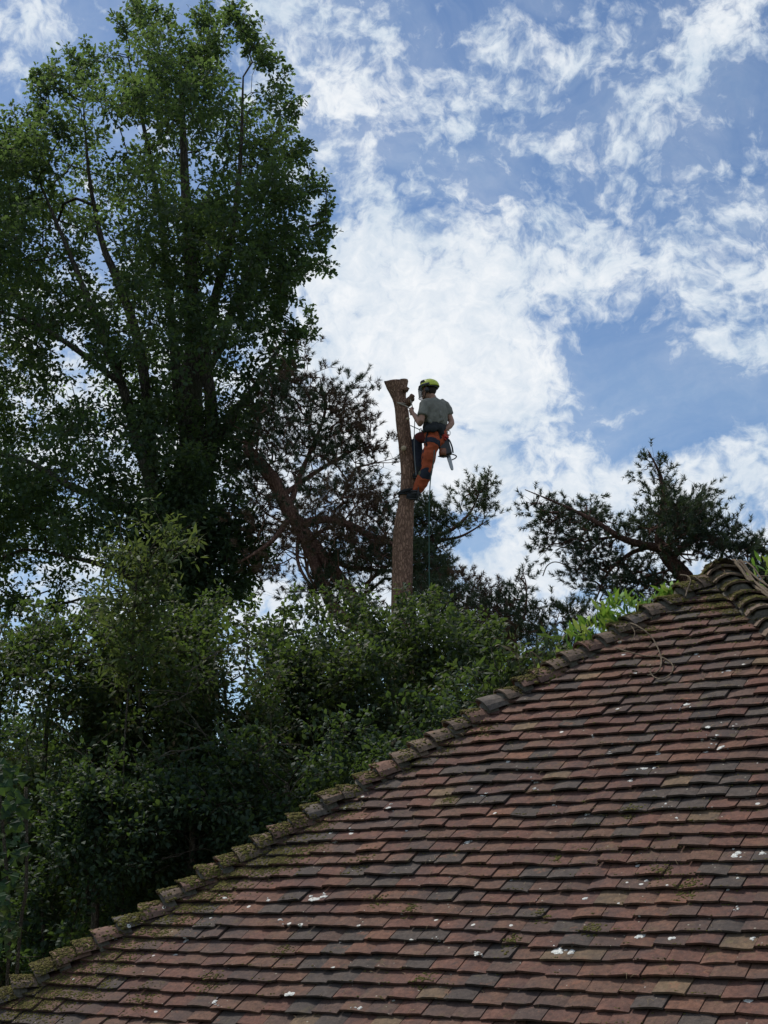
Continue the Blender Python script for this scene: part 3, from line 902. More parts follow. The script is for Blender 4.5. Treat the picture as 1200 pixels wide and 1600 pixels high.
def broadleaf(name, label, cat, stems, centers, leaf, size, per, radius, bark, lmat, base, group=None, min_tip=.005, expo=.46, alpha=.35, rmax=.22, leaf_flat=.5):
    t = empty(name, base, label=label, cat=cat, group=group)
    A, par, R_, nst = grow(stems, centers, rmax=rmax, tip=min_tip, expo=expo, alpha=alpha)
    wood_mesh(A, par, R_, 'trunk', bark, t)
    P, g = leaves_around(centers, per, radius)
    V, F = leaf_cloud(P, g, size, leaf, leaf_flat)
    mesh_np('crown', V, F, lmat, t)
    return t

def needle_shoots(P, dirs, length, width, per, shoot, curve=0.0):
    """bottle-brush pine shoots: per needles (one thin triangle each) along each shoot"""
    n = len(P); N_ = n * per
    d = dirs / (np.linalg.norm(dirs, axis=1)[:, None] + 1e-9)
    c = np.repeat(P, per, 0); dd = np.repeat(d, per, 0); t = RNG.uniform(0, 1, N_)
    org = c + dd * (t * np.repeat(shoot, per))[:, None] if hasattr(shoot, '__len__') else c + dd * (t * shoot)[:, None]
    g = RNG.normal(0, 1, (N_, 3)); g -= dd * np.sum(g * dd, 1)[:, None]; g /= np.linalg.norm(g, axis=1)[:, None]
    nd = dd * RNG.uniform(.35, 1.1, N_)[:, None] + g * .8; nd /= np.linalg.norm(nd, axis=1)[:, None]
    s = np.cross(nd, RNG.normal(0, 1, (N_, 3))); s /= np.linalg.norm(s, axis=1)[:, None]
    L = length * RNG.uniform(.7, 1.15, N_)
    V = np.stack([org - s * width, org + s * width, org + nd * L[:, None]], 1).reshape(-1, 3)
    return V, np.arange(N_ * 3).reshape(-1, 3)

def pine(name, label, cat, stems, centers, bark, nmat, base, group=None, per=26, shoots=3, length=.075, width=.0052, shoot=.10, tip=.006, alpha=.3, rmax=.1, spread=.09, upt=.5, brown=None, brown_share=0.0, droop=0.0, expo=.42):
    t = empty(name, base, label=label, cat=cat, group=group)
    A, par, R_, nst = grow(stems, centers, rmax=rmax, tip=tip, expo=expo, alpha=alpha, upward=.3, droop=droop)
    # the twigs that carry the shoots
    haskid = np.zeros(len(A), bool); haskid[par[par >= 0]] = True
    tips = np.where(~haskid)[0]; tips = tips[tips >= nst] if nst < len(A) else tips
    T = A[tips]; TD = T - A[par[tips]]; TD /= np.linalg.norm(TD, axis=1)[:, None] + 1e-9
    k = shoots; n = len(T) * k
    c = np.repeat(T, k, 0); td = np.repeat(TD, k, 0)
    off = RNG.normal(0, spread, (n, 3)) * [1, 1, .7]
    sp = c + off
    sd = td * .5 + off / spread * .35 + np.array([0, 0, upt]) + RNG.normal(0, .25, (n, 3))
    sd /= np.linalg.norm(sd, axis=1)[:, None]
    mb = wood_mesh(A, par, R_, 'trunk', bark, t)
    # twiglets to each shoot
    tv, tf = [], []
    e0 = c; e1 = sp + sd * shoot
    s_ = np.cross(e1 - e0, [0.2, 1, .3]); s_ /= np.linalg.norm(s_, axis=1)[:, None] + 1e-9; q_ = np.cross(e1 - e0, s_); q_ /= np.linalg.norm(q_, axis=1)[:, None] + 1e-9
    w = .0035
    TVv = np.stack([e0 + s_ * w, e0 - s_ * w * .5 + q_ * w, e0 - s_ * w * .5 - q_ * w, e1], 1).reshape(-1, 3)
    b0 = np.arange(n)[:, None] * 4
    TFf = np.vstack([np.hstack([b0, b0 + 1, b0 + 3]), np.hstack([b0 + 1, b0 + 2, b0 + 3]), np.hstack([b0 + 2, b0, b0 + 3])])
    mesh_np('twig_mass', TVv, TFf, pine_bark_dark, t)['kind'] = 'stuff'
    if brown is not None and brown_share > 0:
        sel = snoise(sp, .9, 3.3) + RNG.normal(0, .12, n) > np.quantile(snoise(sp[:400], .9, 3.3), 1 - brown_share)
        V, F = needle_shoots(sp[sel], sd[sel], length, width, per, shoot); mesh_np('dying_needles', V, F, brown, t)['label'] = 'rust brown drying needles'
        sp, sd = sp[~sel], sd[~sel]
    V, F = needle_shoots(sp, sd, length, width, per, shoot)
    mesh_np('crown', V, F, nmat, t)
    return t

oak_bark = bark_mat('oak_bark', (.035, .030, .026), (.13, .11, .09), 8, .2, (.06, .065, .035))
pine_bark = bark_mat('pine_bark', (.11, .060, .046), (.27, .155, .118), 9, .35)
pine_bark_dark = bark_mat('dark_pine_bark', (.05, .030, .025), (.16, .09, .07), 12, .4)
twig_bark = bark_mat('shrub_bark', (.05, .045, .035), (.17, .15, .11), 30, .4)
oak_leaf = leaf_mat('oak_leaves', [(.0, (.040, .062, .050)), (.45, (.056, .088, .060)), (.8, (.076, .098, .056)), (1.0, (.125, .11, .058))], .50)
shrub_a = leaf_mat('hedge_leaves', [(.0, (.018, .034, .021)), (.5, (.035, .054, .030)), (.8, (.060, .066, .032)), (1.0, (.10, .065, .038))], .32, clump=2.2)
shrub_b = leaf_mat('mixed_leaves', [(.0, (.018, .034, .021)), (.4, (.034, .056, .029)), (.75, (.068, .076, .033)), (1.0, (.13, .068, .040))], .35, clump=2.6)
shrub_c = leaf_mat('dark_leaves', [(.0, (.016, .040, .028)), (.5, (.028, .066, .040)), (1.0, (.050, .092, .042))], .25, clump=2.0)
shrub_d = leaf_mat('laurel_leaves', [(.0, (.014, .030, .020)), (.5, (.026, .050, .030)), (1.0, (.050, .070, .032))], .3, clump=2.4)
young_l = leaf_mat('young_tree_leaves', [(.0, (.034, .060, .022)), (.5, (.050, .082, .028)), (1.0, (.095, .098, .035))], .38, (.20, .26, .05))
vine_l = leaf_mat('ivy_leaves', [(.0, (.014, .050, .024)), (.6, (.028, .085, .032)), (1.0, (.06, .12, .035))], .3)
bright_l = leaf_mat('bright_creeper_leaves', [(.0, (.050, .13, .028)), (.5, (.10, .21, .035)), (.85, (.17, .28, .045)), (1.0, (.30, .30, .07))], .45, (.35, .55, .06))
needle_g = leaf_mat('pine_needles', [(.0, (.030, .044, .032)), (.6, (.058, .078, .048)), (1.0, (.11, .115, .060))], .15, clump=2.5)
needle_b = leaf_mat('brown_needles', [(.0, (.055, .038, .030)), (.6, (.11, .072, .050)), (1.0, (.17, .12, .075))], .2, (.3, .15, .05))
needle_k = leaf_mat('dark_needles', [(.0, (.022, .032, .026)), (.6, (.040, .056, .040)), (1.0, (.070, .085, .046))], .12, clump=2.0)

def G(x, y, Y):
    p = at(x, y, Y); return np.array([p[0], p[1], -0.1])

# --- the big oak on the left
YO = 24.0
oak_poly = [(-160, 230), (-60, 190), (0, 188), (45, 172), (70, 150), (50, 112), (100, 100), (128, 72), (165, 62), (190, 28), (218, 6), (255, 4), (288, 62), (312, 20), (342, 6), (368, 18), (392, 30), (396, 66), (420, 84), (438, 100), (450, 134), (466, 170), (482, 208), (474, 250),
            (494, 270), (500, 318), (520, 335), (512, 372), (502, 418), (470, 452), (440, 470), (455, 505), (490, 498), (497, 512), (465, 535), (470, 570), (440, 590), (418, 640), (392, 690), (372, 760), (400, 820), (415, 880), (385, 930), (300, 960), (230, 950), (140, 965), (40, 950), (-60, 980), (-170, 900)]
oak_holes = [(160, 405, 26), (172, 440, 16), (200, 475, 12), (350, 425, 16), (340, 455, 14), (190, 490, 14), (160, 640, 16), (188, 505, 12), (210, 250, 9), (22, 640, 12), (60, 300, 10), (440, 350, 12), (462, 330, 10), (450, 480, 12), (120, 900, 20), (60, 850, 16), (30, 900, 22),
             (110, 770, 14), (15, 560, 12), (310, 560, 9), (230, 690, 10), (470, 290, 10), (140, 830, 12), (385, 545, 12), (40, 700, 12)]
oc = crown_points(oak_poly, YO, 2.6, 2300, .72, .015, oak_holes, 130, 1.0, sprig=15, inset=22)
oc = np.vstack([oc, crown_points([(215, 790), (300, 770), (400, 800), (415, 880), (385, 935), (300, 965), (215, 950)], YO - .9, .5, 150, 1, -.5, (), 60, 3.0)])
def jitpath(L): return [at(x, y, Y) for x, y, Y in L]
oak_stems = [
    ([G(302, 1405, YO)] + jitpath([(302, 1250, YO), (300, 1000, YO), (300, 860, YO), (298, 740, YO), (300, 620, YO), (302, 520, YO), (298, 420, YO), (290, 300, YO), (285, 180, YO), (280, 80, YO)]), [.34, .32, .29, .26, .22, .17, .14, .11, .08, .05, .02]),
    (jitpath([(300, 800, YO), (322, 740, YO - .2), (330, 640, YO - .4), (322, 560, YO - .4), (335, 470, YO - .4), (360, 380, YO - .5), (375, 260, YO - .5), (380, 120, YO - .4)]), [.13, .12, .105, .09, .08, .06, .04, .015], 1),
    (jitpath([(298, 700, YO), (282, 640, YO + .3), (272, 540, YO + .5), (262, 440, YO + .5), (250, 330, YO + .6), (225, 200, YO + .6), (200, 90, YO + .5)]), [.11, .10, .085, .07, .05, .035, .012], 1),
    (jitpath([(300, 880, YO), (262, 830, YO - .3), (238, 760, YO - .5), (215, 690, YO - .6), (190, 600, YO - .6), (150, 500, YO - .6), (110, 400, YO - .6), (60, 280, YO - .5)]), [.13, .12, .105, .09, .07, .055, .04, .015], 1),
    (jitpath([(238, 760, YO - .5), (232, 640, YO - .2), (212, 520, YO), (180, 430, YO), (160, 380, YO), (140, 280, YO), (130, 160, YO)]), [.10, .09, .08, .07, .05, .03, .012], 1),
    (jitpath([(262, 830, YO - .3), (190, 790, YO - .8), (110, 760, YO - 1.0), (40, 720, YO - 1.2), (-40, 700, YO - 1.2)]), [.085, .075, .06, .04, .02], 1),
    (jitpath([(300, 620, YO), (345, 540, YO), (372, 460, YO + .1), (420, 390, YO + .2), (470, 360, YO + .2), (510, 345, YO + .1)]), [.08, .07, .055, .04, .025, .01], 1),
    (jitpath([(190, 600, YO - .6), (110, 540, YO - .8), (40, 500, YO - 1), (-60, 470, YO - 1)]), [.06, .05, .035, .015], 1),
    (jitpath([(322, 740, YO - .2), (355, 660, YO - .3), (400, 600, YO - .2), (440, 540, YO - .1), (485, 505, YO)]), [.07, .055, .04, .025, .008], 1),
    (jitpath([(300, 960, YO), (262, 935, YO - .2), (215, 905, YO - .4), (150, 880, YO - .5), (60, 860, YO - .5)]), [.09, .08, .06, .04, .02], 1),
]
broadleaf('oak_tree', 'tall dark green oak filling the upper left against the sky', 'tree', oak_stems, oc, 'oak', .086, 52, .25, oak_bark, oak_leaf, G(302, 1405, YO), alpha=.22)

# --- leaning pine that has lost its top, left of the bare trunk
YP = 22.6
lp_poly = [(395, 640), (420, 600), (450, 575), (480, 565), (505, 590), (520, 620), (540, 592), (552, 600), (556, 650), (575, 635), (590, 665), (588, 700), (600, 720), (608, 760), (618, 800), (640, 850), (680, 860), (700, 900), (660, 930), (600, 930), (540, 950), (470, 940), (400, 960), (385, 880), (390, 800), (372, 720)]
lp_holes = [(545, 925, 26), (600, 905, 20), (500, 880, 14), (560, 690, 16), (505, 655, 12), (455, 900, 24), (420, 930, 26), (540, 870, 12), (580, 830, 12), (480, 940, 16), (430, 850, 12)]
lc = crown_points(lp_poly, YP, 1.3, 1400, .9, -.16, lp_holes, 90, 5.0, inset=8, sprig=30)
lean_stems = [
    ([G(640, 1405, YP)] + jitpath([(622, 1100, YP), (596, 1010, YP), (560, 950, YP), (530, 905, YP), (500, 866, YP), (470, 826, YP), (448, 790, YP), (430, 755, YP), (405, 722, YP), (386, 702, YP)]), [.22, .18, .125, .112, .105, .103, .110, .108, .104, .098, .082]),
    (jitpath([(580, 985, YP), (548, 972, YP - .15), (522, 950, YP - .2), (505, 915, YP - .2), (488, 872, YP - .1), (468, 828, YP), (462, 815, YP)]), [.11, .105, .095, .088, .084, .075, .06], 1),
    (jitpath([(462, 822, YP), (500, 812, YP - .2), (540, 818, YP - .3), (575, 835, YP - .3), (612, 850, YP - .3)]), [.07, .06, .055, .045, .04], 1),
    (jitpath([(452, 795, YP), (470, 740, YP + .2), (492, 690, YP + .2), (508, 640, YP + .2), (500, 590, YP + .2)]), [.05, .04, .03, .022, .01], 1),
    (jitpath([(455, 805, YP), (430, 840, YP - .3), (402, 862, YP - .4), (372, 880, YP - .4)]), [.05, .04, .03, .015], 1),
    (jitpath([(440, 775, YP), (490, 740, YP + .3), (540, 710, YP + .4), (580, 690, YP + .4)]), [.045, .035, .025, .01], 1),
    (jitpath([(476, 835, YP), (530, 880, YP + .4), (580, 890, YP + .5), (640, 895, YP + .5)]), [.05, .04, .03, .015], 1),
    (jitpath([(466, 830, YP), (466, 880, YP - .3), (490, 925, YP - .4), (496, 960, YP - .4)]), [.03, .025, .02, .012], 1),
]
leaning = pine('leaning_pine', 'reddish pine leaning left with a snapped-off top and thin brownish foliage', 'tree', lean_stems, lc, pine_bark, needle_g, G(640, 1405, YP), per=34, shoots=6, brown=needle_b, brown_share=.08, spread=.12)

# --- bough of a pine reaching out to the right behind the bare trunk
YB = 23.6
pb_poly = [(640, 800), (660, 780), (690, 800), (720, 775), (738, 750), (762, 752), (768, 790), (755, 815), (740, 830), (715, 845), (700, 880), (708, 925), (680, 950), (650, 940), (635, 900), (640, 850)]
bc = crown_points(pb_poly, YB, .8, 290, 1.4, -.1, [(735, 800, 12), (690, 830, 9)], 50, 9.0)
pine('slender_pine', 'slender pine behind the bare trunk whose upper bough reaches out to the right', 'tree',
     [([G(640, 1405, YB)] + jitpath([(650, 1100, YB), (640, 960, YB), (634, 880, YB), (636, 830, YB)]), [.14, .11, .08, .06, .04]),
      (jitpath([(634, 870, YB), (670, 842, YB), (705, 828, YB - .1), (735, 800, YB - .1), (750, 765, YB)]), [.05, .04, .03, .018, .008], 1),
      (jitpath([(636, 850, YB), (680, 845, YB - .2), (720, 838, YB - .3), (760, 815, YB - .3)]), [.04, .03, .02, .008], 1)],
     bc, pine_bark_dark, needle_g, G(640, 1405, YB), per=36, shoots=7, spread=.12)

# --- low pines between the hedge and the roof
YL = 21.0
lo_poly = [(640, 950), (665, 915), (700, 925), (730, 905), (755, 930), (790, 925), (815, 890), (822, 905), (832, 925), (870, 920), (905, 925), (930, 960), (920, 1010), (880, 1050), (820, 1080), (760, 1070), (740, 1010), (650, 985)]
lc2 = crown_points(lo_poly, YL, 1.1, 680, 1.1, -.08, [(830, 1015, 22), (800, 1050, 14), (860, 1040, 12)], 60, 12.0)
pine('low_pine', 'low twisted pine between the hedge and the roof hip', 'tree',
     [([G(810, 1405, YL)] + jitpath([(812, 1180, YL), (812, 1060, YL), (802, 1020, YL), (795, 980, YL), (790, 950, YL)]), [.16, .13, .10, .085, .06, .03]),
      (jitpath([(808, 1040, YL), (830, 1020, YL - .1), (855, 1025, YL - .1), (885, 1005, YL), (905, 975, YL)]), [.07, .06, .05, .03, .01], 1),
      (jitpath([(800, 1010, YL), (760, 985, YL + .2), (710, 965, YL + .3), (660, 955, YL + .3)]), [.06, .05, .03, .012], 1),
      (jitpath([(798, 1000, YL), (820, 960, YL), (822, 915, YL), (817, 895, YL)]), [.03, .018, .010, .005], 1)],
     lc2, pine_bark, needle_g, G(810, 1405, YL), per=34, shoots=6, spread=.12, brown=needle_b, brown_share=.18)

# --- dark pine behind the roof peak on the right
YR = 19.0
rp_polys = [[(812, 762), (845, 760), (870, 768), (905, 778), (895, 738), (902, 742), (925, 775), (950, 790), (985, 795), (990, 830), (950, 850), (915, 862), (890, 845), (870, 848), (835, 860), (822, 852), (850, 835), (840, 800), (820, 780)],
            [(985, 785), (1010, 790), (1022, 765), (1012, 735), (1010, 702), (1025, 722), (1050, 735), (1060, 755), (1082, 752), (1100, 775), (1115, 808), (1132, 812), (1150, 835), (1180, 838), (1240, 845), (1300, 860), (1290, 960), (1180, 935), (1130, 880), (1080, 880), (1030, 870), (985, 850)],
            [(905, 860), (950, 850), (1000, 855), (1010, 900), (990, 930), (960, 955), (935, 930), (925, 900), (890, 880)],
            [(995, 870), (1060, 875), (1060, 910), (1040, 935), (1000, 925)]]
rc = np.vstack([crown_points(rp_polys[0], YR, .6, 190, 1.5, -.08, [], 40, 2.0, inset=6), crown_points(rp_polys[1], YR, 1.1, 480, 1.2, -.14, [(1040, 860, 10), (1105, 858, 9)], 70, 4.0, inset=14),
                crown_points(rp_polys[2], YR, .7, 130, 1.4, .0, [(930, 880, 9)], 40, 6.0), crown_points(rp_polys[3], YR, .5, 70, 1.4, -.1, [], 40, 6.0),
                crown_points([(1125, 835), (1180, 830), (1260, 835), (1300, 900), (1180, 905), (1130, 890)], YR, .5, 130, 1, -.5, [], 30), crown_points([(1010, 702), (1020, 700), (1052, 770), (1010, 790)], YR, .2, 26, 1, -1, [], 20), crown_points([(1128, 788), (1150, 795), (1150, 850), (1125, 850)], YR, .2, 22, 1, -1, [], 20),
                crown_points([(1065, 770), (1100, 745), (1112, 820), (1060, 810)], YR, .3, 50, 1, -1, [], 20)])
rc[:, 2] -= .13
pine('dark_pine', 'wind-bent dark pine behind the roof peak with a long bough reaching left', 'tree',
     [([G(1090, 1405, YR)] + jitpath([(1092, 1050, YR), (1080, 930, YR), (1064, 895, YR), (1042, 870, YR), (1030, 840, YR), (1036, 800, YR), (1034, 750, YR), (1014, 706, YR)]), [.2, .17, .12, .105, .085, .06, .045, .025, .006]),
      (jitpath([(1034, 858, YR), (1000, 850, YR - .1), (970, 840, YR - .2), (930, 815, YR - .3), (880, 790, YR - .3), (820, 765, YR - .3)]), [.06, .05, .04, .03, .018, .006], 1),
      (jitpath([(1045, 875, YR), (1090, 840, YR + .2), (1140, 850, YR + .3), (1230, 870, YR + .3)]), [.06, .05, .035, .015], 1),
      (jitpath([(1030, 850, YR), (985, 865, YR), (950, 895, YR), (930, 940, YR)]), [.04, .03, .02, .008], 1)],
     rc, pine_bark_dark, needle_k, G(1090, 1405, YR), per=36, shoots=6, spread=.11, length=.062)

# --- hedge trees and shrubs between the roof and the big trees
def shrub(name, label, poly, Y, depth, n, lmat, leaf, size, per, radius, stems_px, holes=(), seed=0.0, thr=-.15, group=None, nscale=1.3, edge=80, cat='shrub', down=(), bark=None, expo=.42, leaf_flat=.6, r0=.05):
    c = crown_points(poly, Y, depth, n, nscale, thr, holes, edge, seed, sprig=13, inset=11)
    if len(down): c = np.vstack([c] + [crown_points(p_, Y, d_, k_, 1, -.5, (), 60, seed + 1) for p_, d_, k_ in down])
    stems = []
    for i, s_ in enumerate(stems_px):
        pts = [at(*q) for q in s_]
        rad = list(np.linspace(r0, .012, len(pts) + 1))
        stems.append(([np.array([pts[0][0] + .1 * i, pts[0][1], -.1])] + pts, rad))
    return broadleaf(name, label, cat, stems, c, leaf, size, per, radius, bark or twig_bark, lmat, tuple(stems[0][0][0]), group=group, min_tip=.0035, expo=expo, alpha=.3, rmax=.05, leaf_flat=leaf_flat)

shrub('hedge_tree', 'broad bushy green hedge tree below the climber, above the roof hip',
      [(405, 1000), (430, 975), (455, 985), (475, 950), (520, 958), (560, 940), (600, 956), (640, 950), (690, 946), (735, 962), (765, 995), (782, 1045), (796, 1110), (780, 1180), (700, 1260), (600, 1320), (480, 1380), (400, 1400), (385, 1250), (400, 1100)],
      15.5, 1.3, 1000, shrub_a, 'oval', .055, 62, .19,
      [[(560, 1250, 15.5), (550, 1100, 15.5), (540, 1000, 15.5)], [(640, 1250, 15.8), (660, 1100, 15.8), (680, 1000, 15.8)], [(480, 1300, 15.2), (470, 1150, 15.2), (450, 1050, 15.2)], [(740, 1250, 15.5), (740, 1120, 15.5), (745, 1030, 15.5)]],
      [(408, 1030, 16), (412, 1100, 9), (395, 1090, 9)], 21.0)
shrub('tangled_shrub', 'tangled russet-tinged shrub left of the hedge tree, under the oak',
      [(195, 960), (240, 945), (290, 965), (340, 955), (385, 975), (410, 1010), (400, 1060), (430, 1120), (440, 1250), (400, 1350), (300, 1420), (190, 1460), (150, 1300), (160, 1100), (180, 1020)],
      14.2, 1.2, 760, shrub_b, 'oval', .052, 50, .17,
      [[(300, 1350, 14.2), (290, 1150, 14.2), (270, 1020, 14.2)], [(370, 1350, 14.4), (360, 1200, 14.4), (350, 1060, 14.4)], [(230, 1400, 14.0), (225, 1200, 14.0), (215, 1060, 14.0)]],
      [(390, 1020, 10)], 23.0, -.06)
shrub('open_shrub', 'open twiggy shrub with sky showing through at the left edge',
      [(-90, 1010), (-20, 985), (20, 1000), (60, 960), (110, 985), (160, 950), (200, 985), (205, 1100), (200, 1250), (190, 1420), (100, 1500), (-80, 1560)],
      14.8, 1.2, 860, shrub_b, 'oval', .052, 44, .18,
      [[(60, 1350, 14.8), (70, 1180, 14.8), (80, 1060, 14.8)], [(140, 1380, 15), (140, 1200, 15), (150, 1060, 15)], [(0, 1400, 14.6), (-5, 1250, 14.6), (0, 1100, 14.6)]],
      [(75, 1165, 14), (95, 1150, 12), (100, 1190, 12), (20, 1060, 14), (10, 1150, 10), (130, 1010, 9), (60, 1040, 9)], 27.0, -.10)
shrub('dark_holly_bush', 'dark dense evergreen bush in the shade behind the lower roof hip',
      [(-120, 1150), (-40, 1110), (60, 1150), (160, 1140), (260, 1160), (370, 1220), (470, 1240), (560, 1200), (640, 1180), (720, 1130), (790, 1100), (800, 1200), (760, 1300), (600, 1420), (300, 1560), (-120, 1700)],
      17.2, 1.2, 1500, shrub_c, 'oval', .07, 44, .25,
      [[(120, 1400, 17.2), (130, 1300, 17.2)], [(330, 1400, 17.2), (340, 1290, 17.2)], [(520, 1350, 17.2), (520, 1260, 17.2)], [(680, 1300, 17.2), (690, 1200, 17.2)]],
      [], 31.0, -.5)
shrub('laurel_bush', 'soft mid-green bush running just behind the lower half of the hip',
      [(70, 1290), (110, 1230), (160, 1205), (215, 1225), (260, 1190), (320, 1200), (370, 1170), (430, 1185), (500, 1150), (560, 1160), (620, 1130), (680, 1120), (740, 1085), (780, 1090), (770, 1130), (640, 1240), (480, 1330), (300, 1420), (150, 1500), (40, 1560), (50, 1420)],
      12.9, .55, 620, shrub_d, 'oval', .052, 34, .16,
      [[(150, 1400, 12.9), (150, 1290, 12.9)], [(300, 1380, 12.9), (300, 1260, 12.9)], [(450, 1330, 12.9), (450, 1230, 12.9)], [(620, 1260, 12.9), (620, 1170, 12.9)]],
      [], 36.0, .0, nscale=1.6)
shrub('young_ash', 'slim young tree with fresh yellow-green leaves rising in front of the oak',
      [(160, 905), (172, 880), (150, 862), (182, 850), (205, 832), (222, 845), (240, 812), (262, 818), (285, 826), (272, 850), (280, 872), (248, 880), (258, 910), (230, 915), (250, 945), (228, 960), (240, 1010), (232, 1060), (205, 1085), (175, 1050), (188, 1000), (160, 985), (180, 940)],
      13.2, .45, 80, young_l, 'long', .078, 12, .17,
      [[(190, 1450, 13.2), (192, 1300, 13.2), (193, 1180, 13.2), (200, 1080, 13.2), (208, 980, 13.2), (215, 900, 13.2), (240, 850, 13.2)]], [(205, 900, 9), (225, 935, 8)], 33.0, -.15, cat='tree', bark=twig_bark, r0=.011)
shrub('elder_bush', 'leafy light green bush just behind the hip below the creeper',
      [(760, 1110), (775, 1050), (810, 1040), (850, 1030), (890, 1030), (900, 1060), (860, 1090), (820, 1120), (780, 1150)], 12.4, .4, 120, shrub_a, 'long', .08, 20, .12,
      [[(820, 1250, 12.4), (825, 1120, 12.4)], [(780, 1250, 12.4), (790, 1120, 12.4)]], [], 35.0, -.2)
# long bare twigs crossing the hedge
tw = MB(); twr = np.random.default_rng(5)
for (x0, y0, x1, y1, Y, b_) in ((180, 1280, 350, 1260, 12.6, -30), (350, 1280, 520, 1230, 12.8, 12), (240, 1105, 345, 1050, 12.7, -8), (430, 1270, 520, 1180, 12.8, 14), (250, 1180, 380, 1170, 12.6, 8),
                          (290, 1050, 345, 1015, 12.6, 0), (300, 1245, 430, 1240, 12.5, -14), (235, 1215, 350, 1250, 12.7, 8), (340, 1230, 410, 1335, 12.9, -5), (250, 1340, 350, 1300, 12.5, -10),
                          (380, 1180, 450, 1160, 12.6, 0), (510, 1210, 590, 1190, 13.2, 6), (210, 1260, 130, 1180, 12.9, 6)):
    n_ = 9; pts = []
    for i in range(n_):
        t = i / (n_ - 1); pts.append(at(x0 + (x1 - x0) * t + twr.normal(0, 1.5), y0 + (y1 - y0) * t - b_ * math.sin(math.pi * t) + twr.normal(0, 1.5), Y + .4 * t))
    tw.tube(pts, list(np.linspace(.006, .002, n_)), 5)
    for _ in range(5):
        k = int(twr.integers(2, n_)); dd_ = np.array([twr.normal(0, .3), twr.normal(0, .1), twr.normal(.05, .25)])
        tw.tube([pts[k], pts[k] + dd_ * .5 + [0, 0, .02], pts[k] + dd_], [.004, .003, .0015], 4)
pale_twig = bark_mat('pale_twig_bark', (.07, .062, .048), (.19, .17, .13), 40, .5)
o = tw.build('bramble', pale_twig); tag(o, 'pale bare bramble stems arching in front of the dark bushes', 'bramble')

def leaf_mesh(shape, size, mat, seed=0):
    r = np.random.default_rng(seed); out = LEAF[shape]; k = len(out)
    V = [(a * size, b * size, (abs(b) * .35 - .12 * a * a + r.normal(0, .02)) * size) for a, b in out]
    h = k // 2
    F = [(0, 1, k - 1)] + [(j, j + 1, k - j - 1, k - j) for j in range(1, h - 1)] + [(h - 1, h, h + 1)]
    me = bpy.data.meshes.new('leaf'); me.from_pydata(V, [], F); me.materials.append(mat); me.update(); return me
def leaf_parts(parent, P, dirs, metas, scale, nrm=None, rng=RNG):
    for i, (p, d) in enumerate(zip(P, dirs)):
        o = bpy.data.objects.new('leaf', metas[i % len(metas)]); COL.objects.link(o)
        d = Vector(d).normalized(); up = Vector(nrm[i]) if nrm is not None else Vector((rng.normal(0, .4), rng.normal(0, .4), 1))
        s_ = up.cross(d).normalized(); w = d.cross(s_)
        k = float(rng.uniform(*scale))
        o.matrix_local = Matrix([[d[0] * k, s_[0] * k, w[0] * k, 0], [d[1] * k, s_[1] * k, w[1] * k, 0], [d[2] * k, s_[2] * k, w[2] * k, 0], [0, 0, 0, 1]])
        o.location = p; adopt(o, parent)

# --- big-leaved ivy at the far left
def vary(name, col):
    return leaf_mat(name, [(0, tuple(c * .8 for c in col)), (1, tuple(c * 1.25 for c in col))], .3)
ivy_metas = [leaf_mesh('ivy', 1, vary('ivy_leaf_%s' % w, c), i) for i, (w, c) in enumerate((('deep', (.014, .036, .020)), ('mid', (.020, .052, .024)), ('fresh', (.032, .070, .026)), ('darkest', (.011, .030, .018)), ('yellowing', (.055, .075, .026))))]  # varied leaf greens, handed to the ivy leaves in turn
YI = 11.5
ivy = empty('ivy', G(10, 1500, YI), label='large-leaved green ivy climbing at the left edge above the bottom of the hip', cat='ivy')
ip = crown_points([(-60, 1190), (0, 1170), (30, 1190), (52, 1230), (42, 1290), (36, 1340), (30, 1390), (30, 1440), (12, 1490), (-60, 1550)], YI, .35, 290, 1, -.4, (), 40, 40.0)
ivb = MB()
for (a, b_) in (((10, 1560), (-5, 1200)), ((25, 1540), (40, 1230)), ((-10, 1560), (-30, 1220))):
    ivb.tube(spline([G(a[0], a[1], YI + .1), at(a[0], a[1], YI + .1), at((a[0] + b_[0]) / 2 + 8, (a[1] + b_[1]) / 2, YI + .05), at(*b_, YI + .1)]), .014, 5)
ivb.build('stem', twig_bark, ivy)
idr = np.stack([RNG.normal(0, .5, len(ip)), RNG.normal(-.3, .2, len(ip)), RNG.normal(-.7, .3, len(ip))], 1)
leaf_parts(ivy, ip, idr, ivy_metas, (.05, .095), nrm=np.stack([RNG.normal(0, .35, len(ip)), -np.ones(len(ip)), RNG.normal(.5, .3, len(ip))], 1))

# --- bright creeper spilling over the hip near the peak
cr_metas = [leaf_mesh('long', 1, vary('creeper_leaf_%s' % w, c), i) for i, (w, c) in enumerate((('bright', (.17, .30, .040)), ('green', (.12, .24, .040)), ('lime', (.25, .36, .055)), ('dark', (.07, .15, .035)), ('pale', (.30, .36, .09))))]
YC = 10.02
def creeper(label, polys, n, base, Y, scale=(.06, .12)):
    t = empty('creeper', base, label=label, cat='climbing plant')
    P = np.vstack([crown_points(p_, Y, .22, k_, 1, -1, (), 30, 50.0) for p_, k_ in polys])
    b_ = MB()
    for k in range(7):
        q = P[int(RNG.integers(len(P)))]
        b_.tube(spline([np.array(base), np.array(base) * .5 + q * .5 + RNG.normal(0, .08, 3), q]), .005, 5)
    b_.build('stem', stem_m, t)
    d = np.stack([RNG.normal(-.1, .55, len(P)), RNG.normal(-.2, .4, len(P)), RNG.normal(.75, .45, len(P))], 1)
    leaf_parts(t, P, d, cr_metas, scale)
    return t
